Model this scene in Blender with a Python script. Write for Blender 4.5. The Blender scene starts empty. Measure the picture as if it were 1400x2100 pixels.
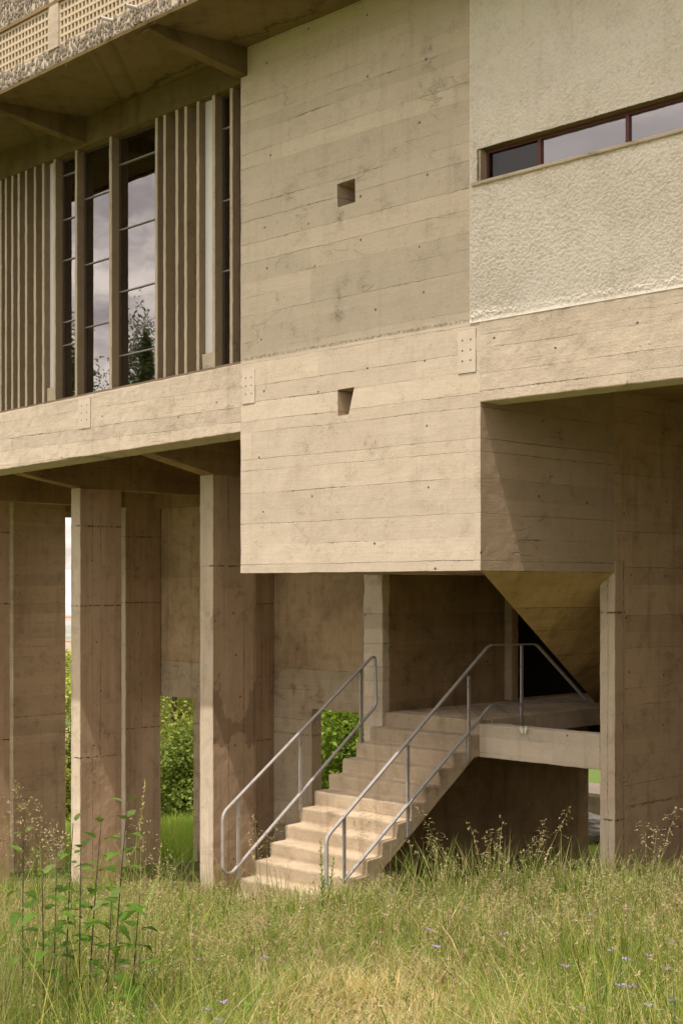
import bpy, bmesh, math, random
import numpy as np
from mathutils import Vector, Matrix, noise, Quaternion

random.seed(7)
rng = np.random.default_rng(11)
scene = bpy.context.scene
COL = scene.collection

# ------------------------------------------------------------------ measuring
# Building axes: X along the facade, Y into the building, Z up, eye at 0.
# The camera looks along (-1, 1, 0): used only to read sizes off the survey.
F_, CU, HV = 2900.0, 700.0, 1205.0
def T(u): return (u - CU) / F_
def PX(u, Y): t = T(u); return -Y * (1 - t) / (1 + t)
def PY(u, X): t = T(u); return -X * (1 + t) / (1 - t)
def DEP(X, Y): return (Y - X) * 0.70711
def PZ(v, X, Y): return -(v - HV) * DEP(X, Y) / F_
def sag(x, z):
    if x > -12.7: return z
    return z + (x + 12.7) * (0.032 - 0.0032 * z)

# ------------------------------------------------------------------ materials
def nodes_of(name):
    m = bpy.data.materials.new(name); m.use_nodes = True
    nt = m.node_tree
    for n in list(nt.nodes): nt.nodes.remove(n)
    return m, nt
class NT:
    def __init__(s, nt): s.nt = nt
    def n(s, t, **kw):
        nd = s.nt.nodes.new(t)
        for k, v in kw.items():
            if k.startswith('_'): setattr(nd, k[1:], v)
            else: nd.inputs[k].default_value = v
        return nd
    def l(s, a, b): s.nt.links.new(a, b)
    def val(s, x, sock):
        if isinstance(x, (int, float)): sock.default_value = x
        else: s.l(x, sock)
    def m(s, op, a, b=0.0, c=None, clamp=False):
        nd = s.nt.nodes.new('ShaderNodeMath'); nd.operation = op; nd.use_clamp = clamp
        s.val(a, nd.inputs[0]); s.val(b, nd.inputs[1])
        if c is not None: s.val(c, nd.inputs[2])
        return nd.outputs[0]
    def ramp(s, x, a, b, lo=0.0, hi=1.0):
        nd = s.nt.nodes.new('ShaderNodeMapRange'); nd.interpolation_type = 'SMOOTHSTEP'
        s.val(x, nd.inputs[0]); s.val(a, nd.inputs[1]); s.val(b, nd.inputs[2])
        nd.inputs[3].default_value = lo; nd.inputs[4].default_value = hi
        return nd.outputs[0]
    def mix(s, f, a, b, blend='MIX'):
        nd = s.nt.nodes.new('ShaderNodeMix'); nd.data_type = 'RGBA'; nd.blend_type = blend
        s.val(f, nd.inputs[0])
        for x, i in ((a, 6), (b, 7)):
            if isinstance(x, tuple): nd.inputs[i].default_value = (*x, 1) if len(x) == 3 else x
            else: s.l(x, nd.inputs[i])
        return nd.outputs[2]
    def comb(s, x, y, z):
        nd = s.nt.nodes.new('ShaderNodeCombineXYZ')
        s.val(x, nd.inputs[0]); s.val(y, nd.inputs[1]); s.val(z, nd.inputs[2])
        return nd.outputs[0]
    def noise(s, vec, scale, detail=3.0, rough=0.55, out=0):
        nd = s.nt.nodes.new('ShaderNodeTexNoise')
        s.l(vec, nd.inputs['Vector']); nd.inputs['Scale'].default_value = scale
        nd.inputs['Detail'].default_value = detail; nd.inputs['Roughness'].default_value = rough
        return nd.outputs[out]
    def vor(s, vec, scale, feature='F1', out='Distance'):
        nd = s.nt.nodes.new('ShaderNodeTexVoronoi'); nd.feature = feature
        s.l(vec, nd.inputs['Vector']); nd.inputs['Scale'].default_value = scale
        return nd.outputs[out]
    def wn(s, a, b=0.0):
        nd = s.nt.nodes.new('ShaderNodeTexWhiteNoise'); nd.noise_dimensions = '2D'
        s.l(s.comb(a, b, 0.0), nd.inputs['Vector'])
        return nd.outputs['Value']

def concrete(name, base, dark, vertical=False, board=0.19, lines=0.8, blotch=0.5, rough=0.5,
             holes=True, damp=None, split=None, joint=None, front=None, butt=.35, crack=.22):
    """Board-marked concrete: boards, fins at the joints, tie holes, pores, stains."""
    mat, nt = nodes_of(name); N = NT(nt)
    geo = N.n('ShaderNodeNewGeometry'); P = geo.outputs['Position']
    sp = N.n('ShaderNodeSeparateXYZ'); N.l(P, sp.inputs[0])
    X, Y, Z = sp.outputs
    A = N.m('ADD', X, Y)
    along, across = (Z, A) if vertical else (A, Z)
    big = N.noise(P, .75, 5, .62); mid = N.noise(P, 4.5, 6, .65); fine = N.noise(P, 48.0, 4, .7)
    w2 = N.noise(P, 17.0, 3, .6)
    wob = N.m('ADD', N.m('MULTIPLY', N.m('SUBTRACT', big, .5), .05), N.m('MULTIPLY', N.m('SUBTRACT', w2, .5), .022))
    s_ = N.m('DIVIDE', N.m('ADD', across, wob), board)
    bi = N.m('FLOOR', s_); fr = N.m('FRACT', s_)
    # boards are not all one width: the joint is moved inside its cell
    off = N.m('ADD', .12, N.m('MULTIPLY', N.wn(bi, 5.7), .55))
    e = N.m('MULTIPLY', N.m('ABSOLUTE', N.m('SUBTRACT', fr, off)), board)
    bid = N.m('ADD', bi, N.m('GREATER_THAN', fr, off))
    r1 = N.wn(bid, 3.3)
    lm = N.noise(N.comb(N.m('MULTIPLY', along, .9), N.m('MULTIPLY', bi, 3.17), 0.0), 1.0, 4, .6)
    lmask = N.ramp(N.m('ADD', lm, N.m('MULTIPLY', N.m('SUBTRACT', N.wn(bi, 1.9), .5), .34)), .44, .66)
    lw = N.m('ADD', .0024, N.m('MULTIPLY', N.ramp(N.m('ADD', lm, N.m('MULTIPLY', N.m('SUBTRACT', w2, .5), .8)), .52, .85), .011))
    line = N.m('MULTIPLY', N.ramp(N.m('DIVIDE', e, lw), .35, 1.15, 1.0, 0.0), lmask)
    line = N.m('MULTIPLY', line, N.m('ADD', .38, N.m('MULTIPLY', N.ramp(fine, .42, .56), .62)))
    seg = N.m('ADD', N.m('DIVIDE', along, 2.6), N.m('MULTIPLY', N.wn(N.m('FLOOR', N.m('DIVIDE', bid, 4.0)), 8.1), 7.0))
    si = N.m('FLOOR', seg); sf = N.m('FRACT', N.m('ADD', seg, N.m('MULTIPLY', wob, .3)))
    r2 = N.wn(si, bid)
    ej = N.m('MULTIPLY', N.m('MINIMUM', sf, N.m('SUBTRACT', 1.0, sf)), 2.6)
    bj = N.m('MULTIPLY', N.ramp(ej, .002, .007, 1.0, 0.0), N.ramp(mid, .50, .62))
    line = N.m('MAXIMUM', line, N.m('MULTIPLY', bj, butt))
    if joint:
        zz = N.m('ADD', Z, N.m('MULTIPLY', wob, .8))
        jz = N.m('ABSOLUTE', N.m('SUBTRACT', zz, joint[0]))
        for q in joint[1:]: jz = N.m('MINIMUM', jz, N.m('ABSOLUTE', N.m('SUBTRACT', zz, q)))
        line = N.m('MAXIMUM', line, N.m('MULTIPLY', N.ramp(jz, .003, .018, 1.0, 0.0), N.ramp(w2, .36, .62)))
    # hairline cracks wander more or less level
    ck = N.noise(N.comb(N.m('MULTIPLY', A, .55), 4.4, N.m('ADD', N.m('MULTIPLY', Z, 1.5), N.m('MULTIPLY', wob, 2.0))), 1.0, 3, .5)
    cr = N.m('MULTIPLY', N.ramp(N.m('ABSOLUTE', N.m('SUBTRACT', ck, .53)), .0004, .0018, 1.0, 0.0), N.ramp(N.m('ADD', big, N.m('MULTIPLY', N.m('SUBTRACT', mid, .5), .6)), .50, .60))
    # wood grain left by the boards, rain streaks
    grain = N.noise(N.comb(N.m('MULTIPLY', along, 2.0), N.m('MULTIPLY', across, 60.0), N.m('MULTIPLY', bid, 1.7)), 1.0, 3, .6)
    streak = N.noise(N.comb(N.m('MULTIPLY', A, 5.5), 2.0, N.m('MULTIPLY', Z, .45)), 1.0, 4, .62)
    pr = N.vor(P, 40.0)
    pore = N.m('MULTIPLY', N.ramp(pr, .10, .26, 1.0, 0.0), N.ramp(mid, .44, .62))
    honey = N.m('MULTIPLY', N.ramp(fine, .50, .60), N.ramp(N.m('ADD', N.m('MULTIPLY', big, .55), N.m('MULTIPLY', mid, .5)), .60, .68))
    hole = 0.0
    if holes:
        ga = N.m('DIVIDE', A, .83); gz_ = N.m('DIVIDE', Z, .66)
        ia = N.m('FLOOR', ga); iz = N.m('FLOOR', gz_)
        ja = N.m('ADD', .5, N.m('MULTIPLY', N.m('SUBTRACT', N.wn(ia, iz), .5), .3))
        jz_ = N.m('ADD', .5, N.m('MULTIPLY', N.m('SUBTRACT', N.wn(iz, ia), .5), .6))
        da = N.m('MULTIPLY', N.m('SUBTRACT', N.m('FRACT', ga), ja), .83)
        dz = N.m('MULTIPLY', N.m('SUBTRACT', N.m('FRACT', gz_), jz_), .66)
        dd = N.m('SQRT', N.m('ADD', N.m('MULTIPLY', da, da), N.m('MULTIPLY', dz, dz)))
        hole = N.m('MULTIPLY', N.ramp(N.m('ADD', dd, N.m('MULTIPLY', N.m('SUBTRACT', w2, .5), .016)), .008, .016, 1.0, 0.0),
                   N.m('GREATER_THAN', N.wn(N.m('ADD', ia, 4.7), N.m('ADD', iz, 9.2)), .30))
    if front is not None:      # front faces paler than the flanks: light and shade set into colour
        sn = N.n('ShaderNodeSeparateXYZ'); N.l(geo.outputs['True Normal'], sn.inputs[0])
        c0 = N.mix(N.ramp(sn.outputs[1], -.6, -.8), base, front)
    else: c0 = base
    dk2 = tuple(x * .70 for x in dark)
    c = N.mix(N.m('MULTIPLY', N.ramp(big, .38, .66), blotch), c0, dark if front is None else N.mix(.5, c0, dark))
    c = N.mix(N.m('MULTIPLY', N.ramp(mid, .48, .70), blotch * .6), c, N.mix(1.0, c, (.66, .62, .56), 'MULTIPLY'))
    c = N.mix(N.m('MULTIPLY', N.ramp(streak, .5, .74), blotch * .7), c, N.mix(1.0, c, (.62, .58, .53), 'MULTIPLY'))
    tint = N.m('ADD', .89, N.m('MULTIPLY', N.m('ADD', r1, r2), .105))
    tint = N.m('MULTIPLY', tint, N.m('ADD', .91, N.m('MULTIPLY', grain, .18)))
    tint = N.m('MULTIPLY', tint, N.m('ADD', .84, N.m('MULTIPLY', fine, .32)))
    c = N.mix(1.0, c, N.comb(tint, tint, tint), 'MULTIPLY')
    if split is not None:      # rougher, greyer pour above the day joint
        zz = N.m('ADD', Z, N.m('MULTIPLY', wob, .7))
        up = N.ramp(zz, split[0] - .012, split[0] + .012)
        c = N.mix(up, c, N.mix(1.0, c, split[1], 'MULTIPLY'))
        jl = N.m('MULTIPLY', N.ramp(N.m('ABSOLUTE', N.m('SUBTRACT', zz, split[0])), .004, .03, 1.0, 0.0), N.ramp(fine, .46, .60))
        line = N.m('MAXIMUM', line, N.m('MULTIPLY', jl, .9))
    if damp is not None:
        (pa, pz, ra, rz) = damp
        n5 = N.m('SUBTRACT', mid, .5)
        qa = N.m('DIVIDE', N.m('SUBTRACT', N.m('ADD', A, N.m('MULTIPLY', n5, .30)), pa), ra)
        qz = N.m('DIVIDE', N.m('SUBTRACT', N.m('ADD', Z, N.m('ADD', N.m('MULTIPLY', n5, .5), N.m('MULTIPLY', N.m('SUBTRACT', w2, .5), .12))), pz), rz)
        low = N.m('ADD', -.80, N.m('MULTIPLY', N.m('SINE', N.m('ADD', N.m('MULTIPLY', qa, 4.2), 1.4)), .17))
        inn = N.m('MULTIPLY', N.ramp(N.m('SUBTRACT', qz, low), -.05, .05), N.ramp(N.m('ADD', qz, N.m('MULTIPLY', n5, 1.5)), .75, .95, 1.0, 0.0))
        tongue = N.ramp(N.m('SUBTRACT', N.m('SUBTRACT', N.m('MULTIPLY', N.m('POWER', N.m('ABSOLUTE', qa), 4.0), 4.5), .28), qz), -.08, .08)
        side = N.ramp(sn.outputs[0], .5, .8) if front is not None else 1.0
        c = N.mix(N.m('MULTIPLY', N.m('MULTIPLY', N.m('MULTIPLY', inn, tongue), side), .52), c, N.mix(1.0, c, (.42, .37, .33), 'MULTIPLY'))
    dk = N.m('MAXIMUM', N.m('MULTIPLY', line, lines), N.m('MAXIMUM', N.m('MULTIPLY', pore, .5), N.m('MULTIPLY', honey, .55)))
    dk = N.m('MAXIMUM', dk, N.m('MULTIPLY', cr, crack))
    if holes: dk = N.m('MAXIMUM', dk, hole)
    c = N.mix(N.m('MULTIPLY', dk, .74), c, tuple(x * .17 for x in dark))
    h = N.m('MULTIPLY', N.m('ADD', r1, N.m('MULTIPLY', r2, .6)), .004)
    h = N.m('ADD', h, N.m('MULTIPLY', grain, .0035 * rough))
    h = N.m('ADD', h, N.m('MULTIPLY', mid, .022 * rough))
    h = N.m('ADD', h, N.m('MULTIPLY', fine, .0075 * rough))
    h = N.m('SUBTRACT', h, N.m('MULTIPLY', N.m('MAXIMUM', line, cr), .008))
    h = N.m('SUBTRACT', h, N.m('MULTIPLY', N.m('MAXIMUM', pore, honey), .006))
    if holes: h = N.m('SUBTRACT', h, N.m('MULTIPLY', hole, .02))
    bp = N.n('ShaderNodeBump', Strength=.9, Distance=1.0); N.l(h, bp.inputs['Height'])
    bs = N.n('ShaderNodeBsdfDiffuse', Roughness=.6)
    N.l(c, bs.inputs['Color']); N.l(bp.outputs[0], bs.inputs['Normal'])
    o = N.n('ShaderNodeOutputMaterial'); N.l(bs.outputs[0], o.inputs[0])
    return mat

def simple(name, col, rough=.7, metal=0.0, var=.25, scale=6.0, bump=.004, bscale=40., spec=.3, streaks=0.0):
    mat, nt = nodes_of(name); N = NT(nt)
    tc = N.n('ShaderNodeTexCoord'); P = tc.outputs['Object']
    a = N.noise(P, scale, 5, .6); f = N.noise(P, bscale, 3, .65)
    k = N.m('ADD', 1 - var, N.m('MULTIPLY', N.m('ADD', a, N.m('MULTIPLY', f, .5)), var * 1.4))
    c = N.mix(1.0, col, N.comb(k, k, k), 'MULTIPLY')
    bs = N.n('ShaderNodeBsdfPrincipled', Roughness=rough, Metallic=metal); bs.inputs['Specular IOR Level'].default_value = spec
    if streaks:
        c = N.mix(N.m('MULTIPLY', N.ramp(N.noise(P, 14., 5, .7), .55, .7), streaks), c, (.10, .055, .03))
    N.l(c, bs.inputs['Base Color'])
    if bump:
        bp = N.n('ShaderNodeBump', Strength=.6, Distance=1.0); N.l(N.m('MULTIPLY', f, bump), bp.inputs['Height']); N.l(bp.outputs[0], bs.inputs['Normal'])
    o = N.n('ShaderNodeOutputMaterial'); N.l(bs.outputs[0], o.inputs[0])
    return mat

def leafmat(name, trans=.35, rough=.6, gain=1.0):
    """Foliage: colour is stored per leaf on the mesh."""
    mat, nt = nodes_of(name); N = NT(nt)
    at = N.n('ShaderNodeAttribute'); at.attribute_name = 'tone'
    g = N.n('ShaderNodeNewGeometry')
    k = N.m('ADD', .75, N.m('MULTIPLY', N.noise(g.outputs['Position'], 26.0, 2), .5))
    k = N.m('MULTIPLY', k, gain)
    c = N.mix(1.0, at.outputs['Color'], N.comb(k, k, k), 'MULTIPLY')
    bs = N.n('ShaderNodeBsdfPrincipled', Roughness=rough); bs.inputs['Specular IOR Level'].default_value = .10
    N.l(c, bs.inputs['Base Color'])
    tr = N.n('ShaderNodeBsdfTranslucent'); N.l(N.mix(1.0, c, (1.25, 1.2, .6), 'MULTIPLY'), tr.inputs[0])
    mx = N.n('ShaderNodeMixShader', Fac=trans); N.l(bs.outputs[0], mx.inputs[1]); N.l(tr.outputs[0], mx.inputs[2])
    o = N.n('ShaderNodeOutputMaterial'); N.l(mx.outputs[0], o.inputs[0])
    return mat

def glassmat(name, refl=.27, tint=(.75, .74, .70)):
    mat, nt = nodes_of(name); N = NT(nt)
    g = N.n('ShaderNodeNewGeometry')
    bp = N.n('ShaderNodeBump', Strength=.25, Distance=1.0); N.l(N.m('MULTIPLY', N.noise(g.outputs['Position'], 1.6, 1), .006), bp.inputs['Height'])
    gl = N.n('ShaderNodeBsdfGlossy', Roughness=.012); gl.inputs[0].default_value = (.86, .80, .80, 1); N.l(bp.outputs[0], gl.inputs['Normal'])
    tr = N.n('ShaderNodeBsdfTransparent'); tr.inputs[0].default_value = (*tint, 1)
    fr = N.n('ShaderNodeFresnel', IOR=1.5)
    mx = N.n('ShaderNodeMixShader'); N.l(N.m('ADD', refl, N.m('MULTIPLY', fr.outputs[0], .9), clamp=True), mx.inputs[0])
    N.l(tr.outputs[0], mx.inputs[1]); N.l(gl.outputs[0], mx.inputs[2])
    o = N.n('ShaderNodeOutputMaterial'); N.l(mx.outputs[0], o.inputs[0])
    return mat

M = {}
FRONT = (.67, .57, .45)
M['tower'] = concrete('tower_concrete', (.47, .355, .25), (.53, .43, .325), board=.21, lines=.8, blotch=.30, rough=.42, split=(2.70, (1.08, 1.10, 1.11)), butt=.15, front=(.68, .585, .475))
M['beam'] = concrete('beam_concrete', (.68, .585, .475), (.54, .445, .345), board=.19, lines=1.0, blotch=.40, rough=.9, butt=.7)
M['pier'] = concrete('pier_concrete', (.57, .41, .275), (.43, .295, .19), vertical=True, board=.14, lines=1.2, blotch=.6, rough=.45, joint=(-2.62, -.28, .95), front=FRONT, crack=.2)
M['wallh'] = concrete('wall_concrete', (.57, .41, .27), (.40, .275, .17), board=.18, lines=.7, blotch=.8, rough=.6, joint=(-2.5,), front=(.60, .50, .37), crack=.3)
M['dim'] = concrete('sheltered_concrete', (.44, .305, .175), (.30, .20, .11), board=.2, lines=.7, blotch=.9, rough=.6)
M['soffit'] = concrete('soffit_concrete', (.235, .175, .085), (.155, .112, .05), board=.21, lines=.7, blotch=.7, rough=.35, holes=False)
M['slope'] = concrete('sloping_soffit_concrete', (.68, .485, .265), (.38, .255, .125), board=.13, lines=1.0, blotch=.65, rough=.8, holes=False)
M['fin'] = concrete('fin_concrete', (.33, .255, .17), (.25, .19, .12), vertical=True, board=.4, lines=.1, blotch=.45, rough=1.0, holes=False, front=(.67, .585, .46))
M['stair'] = concrete('stair_concrete', (.60, .485, .35), (.43, .33, .235), board=.7, lines=.15, blotch=.8, rough=.6, holes=False, crack=.3)
M['stair'].name = 'stair_concrete'
M['parge'] = concrete('pargeted_concrete', (.64, .48, .315), (.41, .295, .18), board=.9, lines=.0, blotch=.9, rough=1.9, holes=False)
M['plaster'] = simple('roughcast_plaster', (.80, .74, .665), rough=.95, var=.16, scale=1.4, bump=.006, bscale=70., spec=.1)
def roughcast():
    mat, nt = nodes_of('roughcast_plaster'); N = NT(nt)
    g = N.n('ShaderNodeNewGeometry'); P = g.outputs['Position']
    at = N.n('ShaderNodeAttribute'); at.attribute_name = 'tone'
    sp = N.n('ShaderNodeSeparateXYZ'); N.l(P, sp.inputs[0])
    a = N.noise(P, 1.3, 5, .65); f = N.noise(P, 75., 3, .7)
    run = N.noise(N.comb(N.m('MULTIPLY', sp.outputs[0], 7.0), 1.0, N.m('MULTIPLY', sp.outputs[2], .5)), 1.0, 4, .6)
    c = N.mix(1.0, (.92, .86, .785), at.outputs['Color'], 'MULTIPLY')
    c = N.mix(N.m('MULTIPLY', N.ramp(a, .42, .68), .35), c, N.mix(1.0, c, (.80, .77, .72), 'MULTIPLY'))
    c = N.mix(N.m('MULTIPLY', N.ramp(run, .52, .75), .28), c, N.mix(1.0, c, (.72, .68, .61), 'MULTIPLY'))
    c = N.mix(N.m('MULTIPLY', N.ramp(f, .56, .68), .30), c, N.mix(1.0, c, (.62, .57, .50), 'MULTIPLY'))
    bp = N.n('ShaderNodeBump', Strength=.8, Distance=1.0); N.l(N.m('MULTIPLY', f, .008), bp.inputs['Height'])
    bs = N.n('ShaderNodeBsdfDiffuse', Roughness=.7); N.l(c, bs.inputs['Color']); N.l(bp.outputs[0], bs.inputs['Normal'])
    o = N.n('ShaderNodeOutputMaterial'); N.l(bs.outputs[0], o.inputs[0])
    return mat
M['roughcast'] = roughcast()
M['steel'] = simple('galvanised_steel', (.44, .415, .40), rough=.5, metal=.2, var=.30, scale=9., bump=.0008, bscale=120., streaks=.5)
M['redframe'] = simple('dark_red_paint', (.13, .045, .035), rough=.5, var=.2)
M['darkframe'] = simple('brown_frame_paint', (.075, .055, .04), rough=.5, var=.2)
M['paleframe'] = simple('pale_metal_bar', (.34, .31, .28), rough=.45, metal=.3, var=.2)
M['vent'] = simple('aluminium_vent', (.80, .78, .77), rough=.5, metal=.1, var=.15, scale=3.)
M['dark'] = simple('dark_interior', (.035, .028, .02), rough=.9, var=.3)
M['room'] = simple('interior_plaster', (.16, .135, .105), rough=.9, var=.2)
M['teal'] = simple('teal_curtain', (.10, .78, .56), rough=.9, var=.25)
M['stone'] = simple('grey_pebble', (.235, .195, .155), rough=.85, var=.5, scale=11., bump=.004)
M['mortar'] = simple('pebble_mortar', (.58, .49, .38), rough=.95, var=.35, bump=.01, bscale=60)
M['claustra'] = simple('claustra_block', (.58, .475, .345), rough=.9, var=.25)
M['jointline'] = simple('plate_joint', (.22, .17, .12), rough=.9)
M['bolt'] = simple('bolt_hole', (.045, .035, .025), rough=.8)
M['plate'] = simple('cover_plate_paint', (.62, .53, .43), rough=.9, var=.3, scale=5., bump=.005, bscale=60)
M['glass'] = glassmat('window_glass')
M['ribbon_glass'] = glassmat('ribbon_glass', refl=.42)
M['glassdim'] = glassmat('dark_reflection_glass', refl=.06, tint=(.25, .23, .19))  # the pane's dark reflection is put into a dim, barely mirroring tint
M['leaf'] = leafmat('leaf', .35, .55)
M['grass'] = leafmat('grass_blade', .32, .6)
M['bark'] = simple('bark', (.12, .09, .06), rough=.95, var=.5, scale=8., bump=.02, bscale=25)
M['stem'] = simple('nettle_stem', (.085, .055, .045), rough=.7, var=.3)
M['greenstem'] = simple('green_stem', (.20, .24, .08), rough=.7, var=.3)
M['rock'] = simple('grey_rock', (.34, .31, .29), rough=.9, var=.4, scale=5., bump=.02, bscale=14)
M['white'] = simple('white_wing', (.80, .76, .66), rough=.8, var=.1, bump=0)
M['petal'] = simple('violet_petal', (.36, .24, .56), rough=.7, var=.3, bump=0)
M['house'] = simple('far_house_render', (.62, .53, .44), rough=.9, var=.1)
M['tile'] = simple('far_house_tiles', (.40, .24, .17), rough=.9, var=.2)

# ------------------------------------------------------------------ mesh tools
class MB:
    def __init__(s): s.v = []; s.f = []
    def add(s, vs, fs):
        o = len(s.v); s.v += [tuple(p) for p in vs]; s.f += [tuple(o + i for i in f) for f in fs]
    def box(s, x0, x1, y0, y1, z0, z1, step=None):
        if not step:
            s.add([(x0,y0,z0),(x1,y0,z0),(x1,y1,z0),(x0,y1,z0),(x0,y0,z1),(x1,y0,z1),(x1,y1,z1),(x0,y1,z1)],
                  [(0,3,2,1),(4,5,6,7),(0,1,5,4),(1,2,6,5),(2,3,7,6),(3,0,4,7)])
            return s
        nx, ny, nz = [max(1, int(round((b - a) / step))) for a, b in ((x0,x1),(y0,y1),(z0,z1))]
        idx = {}
        def vid(i, j, k):
            if (i, j, k) not in idx:
                idx[(i, j, k)] = len(s.v)
                s.v.append((x0 + (x1-x0)*i/nx, y0 + (y1-y0)*j/ny, z0 + (z1-z0)*k/nz))
            return idx[(i, j, k)]
        for i in range(nx):
            for j in range(ny):
                s.f.append((vid(i,j,0), vid(i,j+1,0), vid(i+1,j+1,0), vid(i+1,j,0)))
                s.f.append((vid(i,j,nz), vid(i+1,j,nz), vid(i+1,j+1,nz), vid(i,j+1,nz)))
        for i in range(nx):
            for k in range(nz):
                s.f.append((vid(i,0,k), vid(i+1,0,k), vid(i+1,0,k+1), vid(i,0,k+1)))
                s.f.append((vid(i,ny,k), vid(i,ny,k+1), vid(i+1,ny,k+1), vid(i+1,ny,k)))
        for j in range(ny):
            for k in range(nz):
                s.f.append((vid(0,j,k), vid(0,j,k+1), vid(0,j+1,k+1), vid(0,j+1,k)))
                s.f.append((vid(nx,j,k), vid(nx,j+1,k), vid(nx,j+1,k+1), vid(nx,j,k+1)))
        return s
    def prism_x(s, poly, x0, x1, n=1):
        """poly: (y, z) list, counter-clockwise seen from +x."""
        k = len(poly); o = len(s.v)
        for i in range(n + 1):
            x = x0 + (x1 - x0) * i / n
            s.v += [(x, y, z) for y, z in poly]
        for i in range(n):
            for j in range(k):
                a = o + i*k + j; b = o + i*k + (j+1) % k
                s.f.append((a, b, b + k, a + k))
        s.f.append(tuple(o + j for j in reversed(range(k))))
        s.f.append(tuple(o + n*k + j for j in range(k)))
        return s
    def bar(s, pts, w, h, up=Vector((1,0,0)), closed=False):
        """flat bar of section w (along 'up') by h swept along pts."""
        pts = [Vector(p) for p in pts]; n = len(pts); o = len(s.v)
        for i, p in enumerate(pts):
            if closed: a, b = pts[i-1], pts[(i+1) % n]
            else: a, b = pts[max(0, i-1)], pts[min(n-1, i+1)]
            t = (b - a).normalized(); side = t.cross(up).normalized()
            k = 1.0
            if 0 < i < n-1 or closed:
                t1 = (p - pts[i-1]).normalized(); k = 1 / max(.5, abs(t1.dot(t)))
            for q, r in ((-1,-1),(1,-1),(1,1),(-1,1)):
                s.v.append(tuple(p + up*(q*w/2) + side*(r*h/2*k)))
        m = n if closed else n-1
        for i in range(m):
            a = o + 4*i; b = o + 4*((i+1) % n)
            for j in range(4): s.f.append((a+j, a+(j+1)%4, b+(j+1)%4, b+j))
        if not closed:
            s.f.append((o, o+3, o+2, o+1)); e = o+4*(n-1); s.f.append((e, e+1, e+2, e+3))
        return s
    def tube(s, pts, rads, n=8):
        pts = [Vector(p) for p in pts]; o = len(s.v)
        for i, p in enumerate(pts):
            t = (pts[min(len(pts)-1, i+1)] - pts[max(0, i-1)]).normalized()
            q = t.to_track_quat('Z', 'Y')
            for j in range(n):
                a = 2*math.pi*j/n
                s.v.append(tuple(p + q @ Vector((math.cos(a)*rads[i], math.sin(a)*rads[i], 0))))
        for i in range(len(pts)-1):
            for j in range(n):
                a = o+i*n+j; b = o+i*n+(j+1)%n
                s.f.append((a, b, b+n, a+n))
        s.f.append(tuple(o+j for j in reversed(range(n)))); e = o+(len(pts)-1)*n
        s.f.append(tuple(e+j for j in range(n)))
        return s
    def mesh(s, name):
        me = bpy.data.meshes.new(name); me.from_pydata(s.v, [], s.f); me.update(); return me
    def rough(s, amp=.005, sc=5.0, sagged=False):
        out = []
        for p in s.v:
            q = Vector(p)
            d = noise.noise_vector(q*sc)*amp + noise.noise_vector(q*sc*4.3 + Vector((9,3,5)))*amp*.55
            q = q + d
            if sagged: q.z = sag(q.x, q.z)
            out.append(tuple(q))
        s.v = out; return s
    def sagged(s):
        s.v = [(x, y, sag(x, z)) for x, y, z in s.v]; return s
    def build(s, name, mat, parent=None, bevel=0.0, smooth=False, fix=False, mats=None):
        me = s.mesh(name)
        o = bpy.data.objects.new(name, me); COL.objects.link(o)
        for mm in (mats or [mat]): me.materials.append(mm)
        if fix:
            bm = bmesh.new(); bm.from_mesh(me); bmesh.ops.recalc_face_normals(bm, faces=bm.faces); bm.to_mesh(me); bm.free()
        if smooth: me.polygons.foreach_set('use_smooth', [True]*len(me.polygons))
        if parent: o.parent = parent
        if bevel:
            b = o.modifiers.new('bevel', 'BEVEL'); b.width = bevel; b.segments = 2; b.limit_method = 'ANGLE'; b.angle_limit = math.radians(50)
        return o
def thing(name, label, cat, loc=(0,0,0), group=None):
    o = bpy.data.objects.new(name, None); COL.objects.link(o); o.location = loc
    o.empty_display_size = .2; tag(o, label, cat, group); return o
def tag(o, label=None, cat=None, group=None, kind=None):
    if label: o['label'] = label
    if cat: o['category'] = cat
    if group: o['group'] = group
    if kind: o['kind'] = kind
    return o
def rbox(name, mat, parent, x0, x1, y0, y1, z0, z1, step=.08, amp=.005, bevel=.008, sagged=False, label=None):
    mb = MB().box(x0, x1, y0, y1, z0, z1, step).rough(amp, 5.0, sagged)
    o = mb.build(name, mat, parent, bevel=bevel)
    if label: o['label'] = label
    return o
def cut(o, cutters):
    """carve pockets out of a mesh and keep it a plain mesh"""
    for c in cutters:
        md = o.modifiers.new('cut', 'BOOLEAN'); md.object = c; md.solver = 'EXACT'; md.operation = 'DIFFERENCE'
    dg = bpy.context.evaluated_depsgraph_get(); dg.update()
    me = bpy.data.meshes.new_from_object(o.evaluated_get(dg))
    o.modifiers.clear(); old = o.data; o.data = me
    for c in cutters: bpy.data.objects.remove(c)

# ------------------------------------------------------------------ ground
def ground(x, y):
    x = np.asarray(x, float); y = np.asarray(y, float)
    r = np.hypot(x, y)
    z = -1.655 + .1335*x - .0434*y
    z = np.where(x > 0, -1.655 + .10*x - .0434*y, z)
    z = z + .05*np.sin(x*.9 + .6)*np.cos(y*.8) * np.clip(r/4, 0, 1) + .02*np.sin(x*2.3+y*1.7)
    # beyond the building the hillside keeps falling to a wide valley
    far = np.clip((r - 38)/60, 0, 1); far = far*far*(3-2*far)
    valley = -9 - 46*np.clip((r-60)/650, 0, 1)**.8
    z = z*(1-far) + (np.clip(valley, -60, 0))*far
    return z
def gz(x, y): return float(ground(x, y))

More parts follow.
